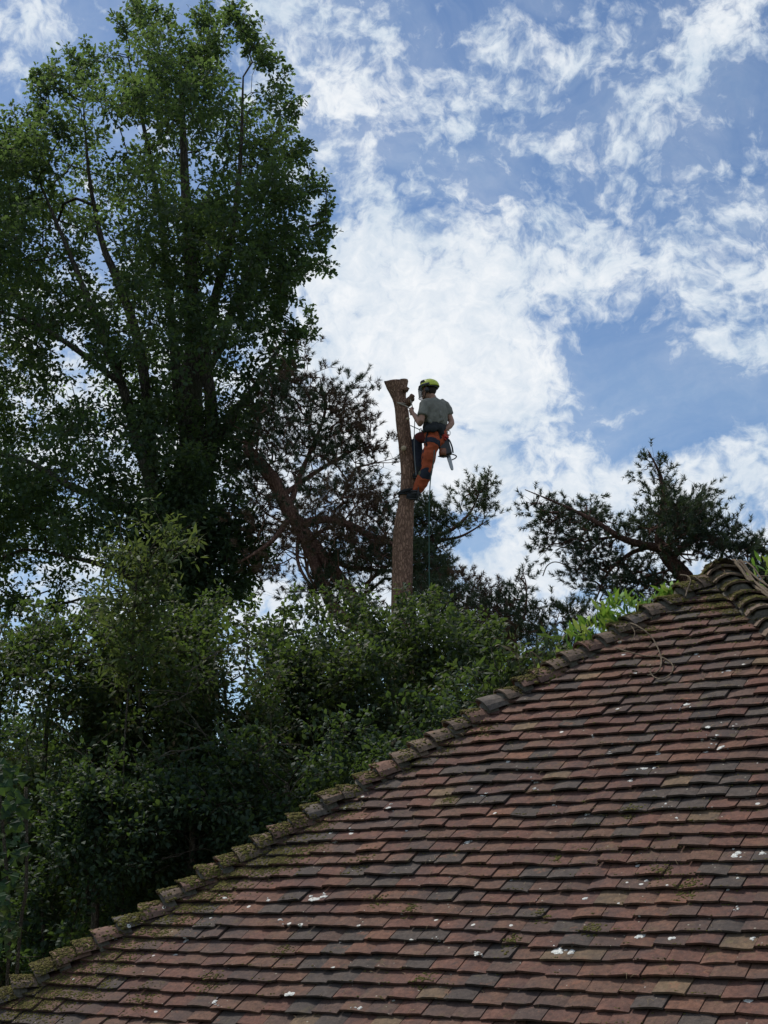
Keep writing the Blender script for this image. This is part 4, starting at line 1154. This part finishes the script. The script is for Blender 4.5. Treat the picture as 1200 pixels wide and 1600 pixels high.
creeper('bright green creeper with narrow leaves growing over the left hip below the peak', [([(935, 985), (935, 952), (962, 930), (990, 935), (1012, 940), (1025, 962), (1024, 992), (985, 990), (960, 1010)], 200),
        ([(872, 1035), (888, 990), (920, 970), (950, 985), (965, 1008), (930, 1018), (900, 1040)], 110), ([(1015, 950), (1020, 930), (1055, 915), (1055, 935), (1028, 955)], 34), ([(950, 1012), (1000, 1008), (1022, 1014), (990, 1022)], 12)],
        290, at(960, 1030, 10.5), YC)
creeper('tuft of bright leaves poking up behind the right-hand hip', [([(1172, 905), (1180, 880), (1215, 870), (1240, 900), (1230, 925), (1190, 920)], 45)], 45, at(1215, 960, 10.6), 10.5)
creeper('small sprig of pale leaves beside the roof ridge tiles below the big bush', [([(838, 1060), (850, 1035), (870, 1030), (875, 1050), (855, 1068)], 26)], 26, at(860, 1085, 10.4), 10.3, (.06, .09))
# bare arching shoots against the sky
for (pts, lab) in (([(895, 905), (885, 885), (868, 878), (855, 884), (848, 900)], 'lower thin bare shoot curling against the sky left of the dark pine'), ([(905, 880), (895, 862), (880, 855), (868, 860)], 'upper thin bare shoot curling against the sky left of the dark pine')):
    b_ = MB(); b_.tube(spline([at(x, y, 18.4) for x, y in pts]), .007, 5); o = b_.build('bare_shoot', pale_twig); tag(o, lab, 'shoot')

# --- the bare topped trunk
YT = 20.9
zt = lambda x, y, dy=0.0: at(570 + x / 6, 570 + y / 6, 20.6 + dy)       # climber drawing coordinates
UNIT = 21.4 / 2400 / 6
def bare_trunk():
    t = empty('topped_pine', G(628, 1405, YT), label='tall bare pine trunk stripped of its branches, the climber clinging to it', cat='tree trunk')
    rows = [(1405, 628, 20), (1100, 628, 18), (960, 628, 16.5), (900, 628.5, 16.5), (850, 629.5, 16), (820, 631, 15), (795, 633.5, 13), (780, 636, 12.4), (765, 637, 12.2), (750, 638, 12.2), (735, 638.5, 12.5), (720, 637, 12.3), (700, 634.5, 11.6), (680, 631.5, 11.0), (665, 630, 11.2), (650, 628.6, 11), (640, 627.4, 10.9),
            (630, 625.3, 10.7), (618, 622.8, 11.8), (608, 621.5, 13.5), (600, 621.0, 15), (597, 621, 15.5)]
    P = [at(x, y, YT) for y, x, r in rows]; P[0] = np.array([P[0][0], P[0][1], -.1])
    mb = MB(); nn = 22
    V = []; cnt = 0
    SP = spline(P, 6); SR = np.interp(np.linspace(0, len(rows) - 1, len(SP)), range(len(rows)), [r * 21.4 / 2400 for y, x, r in rows])
    ys = np.interp(np.linspace(0, len(rows) - 1, len(SP)), range(len(rows)), [y for y, x, r in rows])
    for i, (p, r) in enumerate(zip(SP, SR)):
        for k in range(nn):
            a = 2 * math.pi * k / nn
            q = r * (1 + .05 * noise.noise(Vector((math.cos(a) * 1.5, math.sin(a) * 1.5, p[2] * 3))) + .035 * noise.noise(Vector((math.cos(a) * 4, math.sin(a) * 4, p[2] * 11))))
            flare = 0
            if ys[i] < 625:                                   # felling cut flare to the left, knob to the right
                w = (625 - ys[i]) / 28
                flare = .055 * w * max(0, -math.cos(a)) ** 2 + .015 * w * max(0, math.cos(a)) ** 2
            V.append(p + np.array([math.cos(a) * (q + flare), math.sin(a) * q, (.012 * noise.noise(Vector((a, 2, 1))) + .03 * math.cos(a * 2 + 1)) * (i == len(SP) - 1)]))
    F = [(i * nn + k, i * nn + (k + 1) % nn, (i + 1) * nn + (k + 1) % nn, (i + 1) * nn + k) for i in range(len(SP) - 1) for k in range(nn)]
    mesh_np('trunk', V, np.array(F), trunk_bark, t, smooth=True)
    top = np.array(V[-nn:]); c = top.mean(0)
    VV = np.vstack([top + [0, 0, .001], (top - c) * .5 + c + [0, 0, .012], [c + [0, 0, .015]]])
    F3 = [(nn + k, nn + (k + 1) % nn, 2 * nn) for k in range(nn)]; F4 = [(k, (k + 1) % nn, nn + (k + 1) % nn, nn + k) for k in range(nn)]
    mesh_np('cut_face', VV, [np.array(F3), np.array(F4)], cut_wood, t)
    # knot cut flush, branch stubs
    b = MB(); b.tube([zt(368, 782, .17), zt(362, 782, .10)], [.040, .036], 14); b.build('knot', cut_wood, t)
    b = MB(); b.tube([zt(395, 360, .25), zt(425, 325, .2), zt(440, 318, .18)], [.07, .05, .045], 10, jit=.1); b.tube([zt(425, 320, .2), zt(450, 285, .16)], [.035, .04], 8, jit=.1); b.tube([zt(430, 320, .2), zt(458, 322, .18)], [.03, .032], 8, jit=.1)
    b.build('branch_stub', trunk_bark, t)
    b = MB(); b.tube([zt(330, 200, .25), zt(335, 158, .22)], [.06, .05], 9, jit=.12); b.build('branch_stub', trunk_bark, t)
    b = MB(); b.tube([zt(370, 240, .2), zt(398, 205, .18)], [.05, .04], 9, jit=.12); b.build('branch_stub', trunk_bark, t)
    b = MB(); b.tube([zt(395, 505, .15), zt(412, 505, .1)], [.02, .018], 7, jit=.1); b.build('branch_stub', cut_wood, t)
    for (x, y) in ((318, 692),):
        b = MB(); b.tube([zt(x, y, .2), zt(x - 26, y, .2)], [.007, .004], 5); b.build('branch_stub', trunk_bark, t)
    b = MB(); 
    for y in (335, 340): b.tube([zt(275, y - 5, .2), zt(262, y, .2)], [.01, .006], 5)
    b.build('branch_stub', trunk_bark, t)
    return t
trunk_bark = bark_mat('stripped_pine_bark', (.13, .074, .052), (.37, .220, .152), 10, .3)
cut_wood = material('fresh_cut_wood', lambda t: pbsdf(t, t.mix(t.noise(t.n('ShaderNodeNewGeometry').outputs['Position'], 60, 4), (.42, .31, .20), (.60, .47, .33)), .85))
bare_trunk()
# ------------------------------------------------------------------ the climber
LAT = np.array([.8, .6, 0.0])                      # towards his right side
FACE = np.array([-.6, .8, 0.0])
def zp(L): return [zt(*q) for q in L]
def u(*r): return [(a * UNIT, b * UNIT) if not isinstance(a, tuple) else a for a, b in r]
skin_m = simple('skin', (.36, .20, .145), .6, .1, 40)
shirt_m = simple('grey_shirt_cloth', (.185, .180, .155), .95, .22, 14, bstr=.6, bdist=.012)
orange_m = simple('orange_trouser_cloth', (.38, .078, .030), .85, .25, 16, bstr=.6, bdist=.01)
navy_m = simple('dark_trouser_cloth', (.020, .024, .038), .85, .3, 20, bstr=.5, bdist=.01)
maroon_m = simple('maroon_trouser_cloth', (.13, .025, .022), .85, .3, 20, bstr=.5, bdist=.01)
gear_m = simple('black_webbing', (.018, .020, .022), .8, .3, 60)
olive_m = simple('olive_leather', (.10, .095, .055), .8, .3, 40)
helm_m = simple('yellow_green_helmet_shell', (.50, .56, .055), .35, .08, 20, spec=.5, bstr=.05)
black_p = simple('black_plastic', (.022, .022, .024), .45, .15, 40, spec=.5, bstr=.1)
metal_m = simple('worn_alloy', (.42, .43, .44), .4, .2, 60, spec=.5, metal=.3, bstr=.1)
red_m = simple('red_gear', (.50, .035, .03), .5, .15, 40)
hair_m = simple('short_dark_hair', (.035, .025, .02), .9, .3, 120)
rope_m = simple('dark_green_rope', (.055, .11, .095), .9, .35, 160)
saw_m = simple('brown_orange_saw_casing', (.26, .10, .055), .5, .2, 30, spec=.5)
def visor_fn(t):
    g = pbsdf(t, (.10, .11, .11), .5); tr = t.n('ShaderNodeBsdfTransparent'); m_ = t.n('ShaderNodeMixShader')
    m_.inputs[0].default_value = .55; t.link(g, m_.inputs[1]); t.link(tr.outputs[0], m_.inputs[2]); return m_.outputs[0]
visor_m = material('mesh_visor', visor_fn)

man = empty('person', zt(480, 1250, 0), label='tree climber in orange trousers, grey T-shirt and yellow-green helmet clinging to the bare trunk', cat='person')
b = MB()
UPZ = np.array([0, 0, 1.0])
HL = np.array([-.93, .37, 0.0])                    # where the face looks
HS = np.array([HL[1], -HL[0], 0.0])                # his right, at the head
hc = zt(602, 240, 0)
Rh = np.stack([HL, HS, UPZ]).T
b.ball(hc + UPZ * .01, (.098, .077, .105), 20, 14, Rh)                       # skull
b.ball(hc + HL * .032 - UPZ * .062, (.062, .058, .068), 16, 12, Rh)           # jaw and face
b.ball(hc + HL * .085 - UPZ * .105, (.020, .026, .018), 10, 8, Rh)            # chin
b.tube([hc + HL * .088 + UPZ * .004, hc + HL * .106 - UPZ * .022, hc + HL * .118 - UPZ * .042, hc + HL * .094 - UPZ * .050], [(.008, .010), (.011, .013), (.013, .016), (.008, .010)], 8, ref=UPZ)  # nose
b.tube([hc + HL * .086 - UPZ * .078 - HS * .022, hc + HL * .097 - UPZ * .078, hc + HL * .086 - UPZ * .078 + HS * .022], [.009, .011, .009], 8)   # lips
for s_ in (-1, 1):
    b.ball(hc + HS * s_ * .079 - HL * .008 - UPZ * .02, (.020, .010, .032), 10, 8, Rh)                # ears
b.tube([hc - UPZ * .07 - HL * .02, zt(632, 305, 0), zt(640, 350, 0)], [(.056, .058), (.056, .058), (.075, .07)], 16, ref=LAT)      # neck
# trunk of the body
b.tube([zt(x, y, 0) for x, y in ((641, 325), (645, 350), (650, 372), (653, 410), (658, 460), (660, 520), (657, 575), (660, 625), (662, 665), (664, 690))],
       [(.06, .06), (.13, .085), (.175, .10), (.185, .115), (.172, .118), (.155, .11), (.150, .11), (.16, .12), (.165, .125), (.14, .11)], 24, ref=LAT)
# arms
LA = [(562, 388, -.115), (540, 460, -.155), (526, 535, -.185), (520, 553, -.18), (495, 515, -.10), (470, 480, -.02), (454, 458, .02)]
RA = [(748, 398, .115), (783, 465, .12), (810, 528, .10), (813, 548, .08), (795, 575, .04), (770, 598, .0), (756, 610, -.015)]
for A_ in (LA, RA): b.tube(zp(A_), [.058, .050, .044, .044, .042, .034, .029], 14)
# legs (under the trousers)
NL = [(630, 690, -.085), (612, 800, -.10), (590, 920, -.09), (572, 1015, -.08), (545, 1070, -.05), (515, 1130, -.02), (486, 1188, .0)]
FL = [(612, 672, .09), (555, 672, .17), (500, 682, .24), (480, 705, .26), (488, 800, .24), (500, 900, .20), (508, 1000, .16)]
b.tube(zp(NL), [.088, .080, .066, .056, .054, .048, .038], 16)
b.tube(zp(FL), [.085, .078, .062, .056, .052, .046, .038], 16)
b.tube(zp([(486, 1188, 0), (478, 1222, .0), (440, 1232, .05), (410, 1226, .09)]), [.038, .036, .034, .022], 10)
b.tube(zp([(508, 1000, .16), (508, 1030, .16), (475, 1042, .22), (455, 1042, .26)]), [.038, .036, .032, .022], 10)
# hands with fingers
def hand(wrist, grip, axis, pal_n, side_thumb):
    """palm from wrist to grip; four fingers curl round the rope that runs along axis; the thumb leaves the side near the wrist"""
    w, g = np.array(wrist), np.array(grip); d = g - w; d /= np.linalg.norm(d)
    ax = np.array(axis, float); ax -= d * (ax @ d); ax /= np.linalg.norm(ax); nn_ = np.cross(d, ax)
    if nn_ @ np.array(pal_n) < 0: nn_ = -nn_
    kn = w + d * .085
    b.tube([w, w + d * .03, w + d * .06, kn], [(.028, .020), (.038, .019), (.042, .018), (.040, .015)], 12, ref=ax)
    for k, (o_, L) in enumerate(((-.030, .92), (-.010, 1.05), (.010, 1.0), (.030, .80))):
        r0 = kn + ax * o_ - d * .008
        b.tube([r0, r0 + d * .034 * L + nn_ * .008, r0 + d * .048 * L + nn_ * .034 * L, r0 + d * .022 * L + nn_ * .050 * L, r0 - d * .002 + nn_ * .042], [.0105, .0105, .010, .0095, .008], 8)
    t0 = w + d * .022 + ax * side_thumb * .034
    b.tube([t0, t0 + d * .026 + ax * side_thumb * .020 + nn_ * .012, t0 + d * .050 + ax * side_thumb * .010 + nn_ * .034, t0 + d * .056 - ax * side_thumb * .010 + nn_ * .046], [.016, .013, .012, .010], 8)
wl, gl = zt(454, 458, .02), zt(418, 408, .07)
hand(wl, gl, zt(470, 460, .03) - zt(385, 395, .16), np.array([0, .4, 1.0]), -1)
wr_, gr_ = zt(756, 610, -.015), zt(728, 640, -.05)
hand(wr_, gr_, UPZ * .3 + LAT, np.array([0, .6, -.4]), -1)
b.build('body', skin_m, man, remesh=.0085, smoothing=2)
# face details
e = MB()
for s_ in (-1, 1): e.ball(hc + HL * .086 + HS * s_ * .031 - UPZ * .004, .0125, 10, 8)
e.build('eye', simple('eye_white', (.7, .7, .68), .3), man)
e = MB(); e.ball(hc - HL * .022 + UPZ * .012, (.090, .082, .098), 18, 12, Rh); e.build('hair', hair_m, man, remesh=.012)

def crumple(o, amp, scale, seed=0.0, stretch=(1, 1, 1)):
    """creases in cloth"""
    me = o.data; n_ = len(me.vertices); co = np.empty(n_ * 3, np.float32); me.vertices.foreach_get('co', co); no = np.empty(n_ * 3, np.float32); me.vertices.foreach_get('normal', no)
    co = co.reshape(-1, 3); no = no.reshape(-1, 3)
    d = np.array([1 - abs(noise.noise(Vector((p[0] * scale * stretch[0] + seed, p[1] * scale * stretch[1], p[2] * scale * stretch[2])))) * 3 for p in co.tolist()])
    me.vertices.foreach_set('co', (co + no * (np.clip(d, -1, 1) * amp)[:, None]).astype(np.float32).ravel()); me.update()
# T-shirt: body and two short sleeves in one garment
b = MB()
b.tube([zt(x, y, 0) for x, y in ((641, 322), (645, 342), (650, 362), (653, 400), (660, 450), (662, 500), (660, 545), (658, 572))],
       [(.072, .072), (.145, .10), (.190, .115), (.200, .132), (.192, .140), (.182, .140), (.178, .142), (.158, .128)], 28, ref=LAT)
b.tube(zp([(600, 358, -.06), (562, 378, -.115), (548, 430, -.145), (540, 478, -.165)]), [.075, .080, .074, .073], 18)
b.tube(zp([(710, 362, .06), (752, 388, .115), (775, 430, .12), (794, 472, .12)]), [.072, .074, .068, .066], 18)
for k, (x0, y0, x1, y1) in enumerate(((600, 420, 625, 560), (660, 400, 650, 560), (700, 430, 735, 520), (585, 500, 640, 565), (690, 545, 735, 500))):   # deep folds
    b.tube([zt(x0, y0, -.13), zt((x0 + x1) / 2, (y0 + y1) / 2, -.145), zt(x1, y1, -.13)], [.012, .022, .012], 8)
crumple(b.build('shirt', shirt_m, man, remesh=.010, smoothing=3), .009, 7, 1, (1, 1, .45))

# trousers
b = MB()
b.tube([zt(x, y, 0) for x, y in ((658, 600), (662, 640), (668, 680), (668, 725), (655, 750))], [(.160, .135), (.172, .142), (.178, .145), (.150, .125), (.10, .09)], 24, ref=LAT)
b.tube(zp([(640, 700, -.075), (622, 770, -.10), (600, 860, -.10), (585, 950, -.09), (574, 1012, -.08), (548, 1070, -.05), (518, 1130, -.02), (488, 1190, .0)]),
       [.112, .106, .096, .080, .078, .088, .082, .064], 20)
b.tube(zp([(725, 660, -.02), (700, 720, -.05), (680, 765, -.06)]), [.09, .075, .045], 14)
crumple(b.build('trousers', orange_m, man, remesh=.011, smoothing=3), .010, 8, 4, (.6, .6, 1.5))
b = MB()
b.tube(zp([(612, 672, .09), (555, 675, .17), (505, 690, .235), (487, 712, .255)]), [.102, .092, .080, .074], 18)
b.build('thigh_panel', maroon_m, man, remesh=.012, smoothing=2)['label'] = 'maroon thigh of the raised far trouser leg'
b = MB()
b.tube(zp([(485, 700, .25), (492, 790, .24), (503, 880, .21), (508, 960, .18), (508, 1000, .165)]), [.078, .075, .070, .062, .056], 18)
b.build('shin_panel', navy_m, man, remesh=.012, smoothing=2)['label'] = 'dark lower leg of the far trouser leg'
b = MB()
b.tube(zp([(636, 718, -.085), (624, 765, -.11)]), [(.118, .116), (.113, .113)], 20); b.tube(zp([(655, 700, -.12), (690, 730, -.10)]), [.05, .04], 12)
b.build('thigh_strap', navy_m, man, remesh=.012, smoothing=1)
b = MB(); b.tube(zp([(584, 965, -.085), (573, 1018, -.08), (550, 1068, -.055)]), [.084, .087, .090], 20); b.build('knee_patch', navy_m, man, remesh=.012)
b = MB(); b.tube(zp([(658, 760, -.10), (650, 850, -.10), (628, 930, -.09), (606, 985, -.08)]), [.030, .028, .026, .028], 8); b.tube(zp([(556, 800, -.14), (552, 880, -.15)]), [(.02, .02), (.018, .018)], 8); b.build('side_panel', navy_m, man)
b = MB(); b.ball(zt(530, 1025, -.10), (.045, .03, .055), 12, 8); b.build('knee_pad', olive_m, man)

# boots with spurs
def boot(name_pts, rad, sole):
    t_ = MB(); t_.tube(zp(name_pts), rad, 14); o = t_.build('boot', gear_m, man, remesh=.009, smoothing=1)
    s2 = MB(); s2.tube(zp(sole), [(.016, .05), (.016, .052), (.014, .045), (.012, .03)], 10, ref=UPZ); s2.build('sole', black_p, o)
boot([(500, 1165, -.005), (488, 1200, .0), (478, 1228, .0), (440, 1236, .05), (402, 1228, .095)], [.062, .060, .056, .048, .034], [(500, 1262, -.01), (470, 1262, .02), (430, 1258, .06), (398, 1248, .10)])
boot([(512, 960, .17), (510, 1000, .165), (506, 1030, .165), (478, 1042, .21), (452, 1044, .26)], [.060, .057, .054, .046, .034], [(520, 1060, .15), (500, 1062, .175), (470, 1064, .225), (445, 1062, .27)])
b = MB()
for zy in (1185, 1205): b.tube(zp([(520, zy - 2, -.05), (470, zy - 4, -.07), (430, zy, -.02)]), [(.012, .004)] * 3, 6, ref=UPZ)
b.tube(zp([(505, 1130, -.09), (492, 1250, -.075), (455, 1285, .03)]), [.010, .011, .006], 6)
b.build('climbing_spur', black_p, man)
# webbing that holds the spurs, dark band round the trunk
strap = MB()
ctr = zt(402, 1196, .3); ring = []
for k in range(25):
    a = 2 * math.pi * k / 24; ring.append(ctr + np.array([math.cos(a) * .128, math.sin(a) * .128, .02 * math.cos(a)]))
strap.tube(ring, [(.024, .012)] * 25, 8, ref=UPZ, cap=False)
ring2 = [p + np.array([0, 0, -.035 + .01 * math.sin(i)]) for i, p in enumerate(ring)]
strap.tube(ring2, [(.012, .010)] * 25, 8, ref=UPZ, cap=False)
o = strap.build('trunk_strap', gear_m); tag(o, "dark strap wrapped round the bare trunk at the climber's boots", 'strap')

# harness
b = MB()
b.tube([zt(x, y, 0) for x, y in ((655, 555), (655, 585), (657, 620), (660, 645))], [(.170, .140), (.182, .150), (.184, .152), (.172, .145)], 24, ref=LAT)
b.ball(zt(590, 600, -.17), (.05, .04, .06), 12, 8); b.ball(zt(640, 600, -.19), (.06, .03, .055), 12, 8); b.ball(zt(700, 595, -.14), (.055, .05, .065), 12, 8); b.ball(zt(715, 635, -.12), (.05, .04, .05), 12, 8)
b.ball(zt(570, 590, -.05), (.04, .05, .05), 12, 8)
hb = b.build('harness', gear_m, man, remesh=.012)
b = MB(); b.tube(zp([(700, 640, -.14), (715, 680, -.13), (700, 740, -.11), (650, 765, -.13)]), [(.006, .020)] * 4, 8, ref=FACE); b.tube(zp([(590, 640, -.14), (575, 700, -.17), (580, 760, -.19)]), [(.006, .02)] * 3, 8, ref=FACE)
b.build('leg_loop', gear_m, hb)
def ring_obj(name, c, r, th, mat, parent, nrm=(0.3, 1, 0), asp=1.6):
    m_ = MB(); nrm = np.array(nrm, float); nrm /= np.linalg.norm(nrm); a = np.cross(nrm, UPZ); a /= np.linalg.norm(a); c = np.array(c)
    P = [c + a * math.cos(t) * r + UPZ * math.sin(t) * r * asp for t in np.linspace(0, 2 * math.pi, 15)]
    m_.tube(P, th, 6, cap=False); return m_.build(name, mat, parent)
ring_obj('carabiner', zt(788, 640, -.05), .020, .005, metal_m, hb, asp=1.9)
ring_obj('carabiner', zt(735, 665, -.12), .018, .006, red_m, hb)
ring_obj('carabiner', zt(525, 615, -.06), .018, .005, metal_m, hb)
b = MB(); b.tube(zp([(730, 650, -.13), (760, 672, -.10), (785, 680, -.06)]), [(.016, .008)] * 3, 6, ref=UPZ); b.tube(zp([(745, 690, -.11), (762, 705, -.09)]), [.014, .012], 6); b.build('gear_sling', red_m, hb)

# helmet
b = MB()
ns, nr = 26, 9; V = []
for side in (0, 1):
    for i in range(nr + 1):
        t = math.radians(96) * i / nr
        for k in range(ns):
            a = 2 * math.pi * k / ns
            fx, fy = math.cos(a), math.sin(a)
            brim = .016 * max(0, fx) ** 3 * (i / nr) ** 6 + .006 * (i / nr) ** 8
            q = .93 if side else 1.0
            rib = 1 + .02 * math.cos(6 * a) * math.sin(t) ** 2 * (1 - side)
            V.append(hc + HL * ((fx * math.sin(t) * .143 * rib) * q + fx * brim - .004) + HS * ((fy * math.sin(t) * .118 * rib) * q + fy * brim) + UPZ * (math.cos(t) * .120 * q * rib + .048 - .012 * fx * (i / nr) ** 3))
k_ = (nr + 1) * ns
F = [(i * ns + k, (i + 1) * ns + k, (i + 1) * ns + (k + 1) % ns, i * ns + (k + 1) % ns) for i in range(nr) for k in range(ns)]
F += [tuple(k_ + q for q in f[::-1]) for f in F]
F += [(nr * ns + k, k_ + nr * ns + k, k_ + nr * ns + (k + 1) % ns, nr * ns + (k + 1) % ns) for k in range(ns)]
b.add(V, F); helmet = b.build('helmet', helm_m, man)
b = MB()                                            # dark front band, visor hinge and brim
arc = [hc + HL * math.cos(a) * .148 + HS * math.sin(a) * .122 + UPZ * (.056 - .016 * math.cos(a)) for a in np.linspace(-1.9, 1.9, 17)]
b.tube(arc, [(.020, .007)] * 17, 8, ref=UPZ)
arc = [hc + HL * math.cos(a) * .120 + HS * math.sin(a) * .105 + UPZ * .108 for a in np.linspace(-1.3, 1.3, 13)]
b.tube(arc, [(.026, .008)] * 13, 8, ref=UPZ)
b.build('visor_bracket', black_p, helmet)
arc2 = [hc + HL * math.cos(a) * .128 + HS * math.sin(a) * .122 + UPZ * .035 for a in np.linspace(1.9, 2 * math.pi - 1.9, 13)]
b = MB(); b.tube(arc2, [(.012, .006)] * 13, 8, ref=UPZ); b.build('rear_band', black_p, helmet)
V, F = [], []; nv = 12
for sd_ in (0, 1):
    for j in range(5):
        for i in range(nv + 1):
            a = -1.15 + 2.3 * i / nv; rr_ = .150 - .012 * j / 4 - .003 * sd_
            V.append(hc + HL * (math.cos(a) * rr_ + .012) + HS * math.sin(a) * rr_ * .8 + UPZ * (.03 - .036 * j))
h_ = 5 * (nv + 1)
for j in range(4):
    for i in range(nv):
        a = j * (nv + 1) + i; F.append((a, a + 1, a + nv + 2, a + nv + 1)); F.append((h_ + a + nv + 1, h_ + a + nv + 2, h_ + a + 1, h_ + a))
mesh_np('visor', V, np.array(F), visor_m, helmet, smooth=True)
b = MB(); b.tube([V[4 * (nv + 1) + i] for i in range(nv + 1)], .005, 6); b.tube([V[i * (nv + 1)] for i in range(5)], .004, 6); b.tube([V[i * (nv + 1) + nv] for i in range(5)], .004, 6); b.build('visor_frame', black_p, helmet)
for s_ in (-1, 1):
    b = MB(); c = hc + HS * s_ * .094 - HL * .004 - UPZ * .018
    b.tube([c - HS * s_ * .014, c + HS * s_ * .008, c + HS * s_ * .022], [(.042, .032), (.040, .031), (.028, .022)], 14, ref=UPZ)
    b.tube([c + UPZ * .03, c + UPZ * .075 + HS * s_ * .012], .006, 6); b.build('ear_muff', black_p, helmet)
b = MB(); b.tube(spline([hc + HS * .075 + UPZ * .0, hc + HS * .06 + HL * .04 - UPZ * .09, hc + HL * .07 - UPZ * .128, hc - HS * .06 + HL * .04 - UPZ * .09, hc - HS * .075]), [(.007, .003)] * 41, 6, ref=UPZ); b.build('chin_strap', gear_m, helmet)

# ropes
def rope(pts, r, label, mat=rope_m, n=8, name='rope'):
    b_ = MB(); b_.tube(spline(pts, n), r, 6); o_ = b_.build(name, mat); tag(o_, label, 'rope'); return o_
low = at(671, 955, 20.45)
rope([zt(652, 800, -.22), zt(648, 880, -.22), zt(634, 960, -.2), zt(618, 1060, -.18), zt(608, 1200, -.16), zt(603, 1400, -.14), low, np.array([low[0] - .01, low[1], 2.5]), np.array([low[0] - .02, low[1], 0])], .0075, 'long dark green rope hanging from the climber down into the hedge')
rope([zt(470, 465, .02), zt(468, 540, .05), zt(464, 640, .08), zt(464, 760, .09), zt(470, 900, .08), zt(482, 1040, .05)], .0065, "short rope falling beside the trunk from the climber's left hand", simple('grey_rope', (.20, .22, .22), .9, .2, 160))
rope([zt(430, 570, .2), zt(470, 588, .08), zt(525, 612, -.05), zt(560, 622, -.1)], .0065, "green lanyard from the trunk to the front of the climber's harness")
pale_rope = simple('pale_rope', (.36, .31, .25), .9, .25, 160)
c1 = zt(348, 388, .3)
loop = [c1 + np.array([math.cos(a) * .108, math.sin(a) * .108, .035 * math.cos(a) * -1 + .004 * k_]) for k_, a in enumerate(np.linspace(-2.2, 2 * math.pi - 2.3, 26))]
rope([zt(500, 480, .0), zt(452, 440, .05), zt(425, 415, .07), zt(385, 385, .14)] + loop, .009, "pale rope looped round the trunk and gripped in the climber's left hand", pale_rope, 4)
rope([zt(455, 430, .06), zt(440, 370, .13), zt(425, 310, .17)], .008, 'pale rope end running up from the left hand to the branch stub', pale_rope)

# chainsaw hanging at his right hip
sawp = zt(760, 790, -.02)
sw = empty('chainsaw', sawp, label="small top-handled chainsaw hanging nose down from the climber's right hip", cat='chainsaw')
ax_ = zt(800, 900, -.02) - zt(745, 700, -.02); ax_ /= np.linalg.norm(ax_)
sx = np.cross(ax_, np.array([0, 1.0, 0])); sx /= np.linalg.norm(sx); sy = np.cross(ax_, sx)
Rs = np.stack([sx, sy, ax_]).T
b = MB(); b.box(sawp - ax_ * .02 - np.array([.012, 0, 0]), (.078, .060, .112), Rs); b.box(sawp + ax_ * .05 + sx * (-.03 if sx[0] > 0 else .03), (.05, .05, .05), Rs); b.ball(sawp - ax_ * .09, (.055, .05, .05), 12, 8, Rs)
b.build('engine_housing', black_p, sw, remesh=.009, smoothing=2)
b = MB(); b.tube(zp([(735, 790, -.05), (733, 825, -.05), (733, 852, -.05)]), [(.055, .05), (.062, .055), (.058, .052)], 14, ref=LAT); b.build('fuel_tank', saw_m, sw, smooth=True)
b = MB(); b.tube(zp([(688, 858, -.04), (735, 868, -.08), (782, 860, -.04)]), [(.008, .012)] * 3, 8, ref=UPZ); b.build('base_guard', black_p, sw)
b = MB()
p0, p1 = zt(782, 848, -.03), zt(822, 990, -.03); dv = (p1 - p0); Lb = np.linalg.norm(dv); dv /= Lb; wv = np.cross(dv, [0, 1.0, 0]); wv /= np.linalg.norm(wv)
b.tube([p0, p0 + dv * Lb * .3, p0 + dv * Lb * .8, p0 + dv * Lb * .96, p1], [(.030, .004), (.029, .004), (.024, .004), (.017, .004), (.004, .003)], 12, ref=wv); b.build('guide_bar', metal_m, sw)
b = MB(); b.tube(spline(zp([(800, 835, -.03), (832, 842, -.06), (858, 856, -.06), (848, 876, -.05), (815, 892, -.04)])), .009, 8); b.build('hand_guard', black_p, sw)
b = MB(); b.tube(spline(zp([(745, 705, -.03), (785, 700, -.08), (815, 760, -.08), (828, 825, -.04)])), .011, 8); b.build('handle', black_p, sw)
b = MB(); b.tube(zp([(786, 650, -.05), (778, 690, -.04), (762, 722, -.03)]), [(.004, .010)] * 3, 6, ref=LAT); b.build('strap', red_m, sw)
# ------------------------------------------------------------------ a low belt of woodland closing the horizon far behind the garden
n_ = 9000
ta = RNG.uniform(math.radians(-75), math.radians(75), n_); tr_ = RNG.uniform(70, 84, n_)
hgt = np.array([4.2 + 2.2 * noise.noise(Vector((float(a) * 14, 1.0, 0))) + 1.0 * noise.noise(Vector((float(a) * 50, 5.0, 0))) for a in ta])
tp = np.stack([np.sin(ta) * tr_, np.cos(ta) * tr_, hgt * RNG.uniform(0, 1, n_) ** .6], 1)
P_, g_ = leaves_around(tp, 3, .7)
V_, F_ = leaf_cloud(P_, g_, .9, 'oval', .8)
o = mesh_np('distant_wood', V_, F_, shrub_c); tag(o, 'low belt of dark woodland far behind the garden, glimpsed through the bushes', 'woodland', kind='stuff')
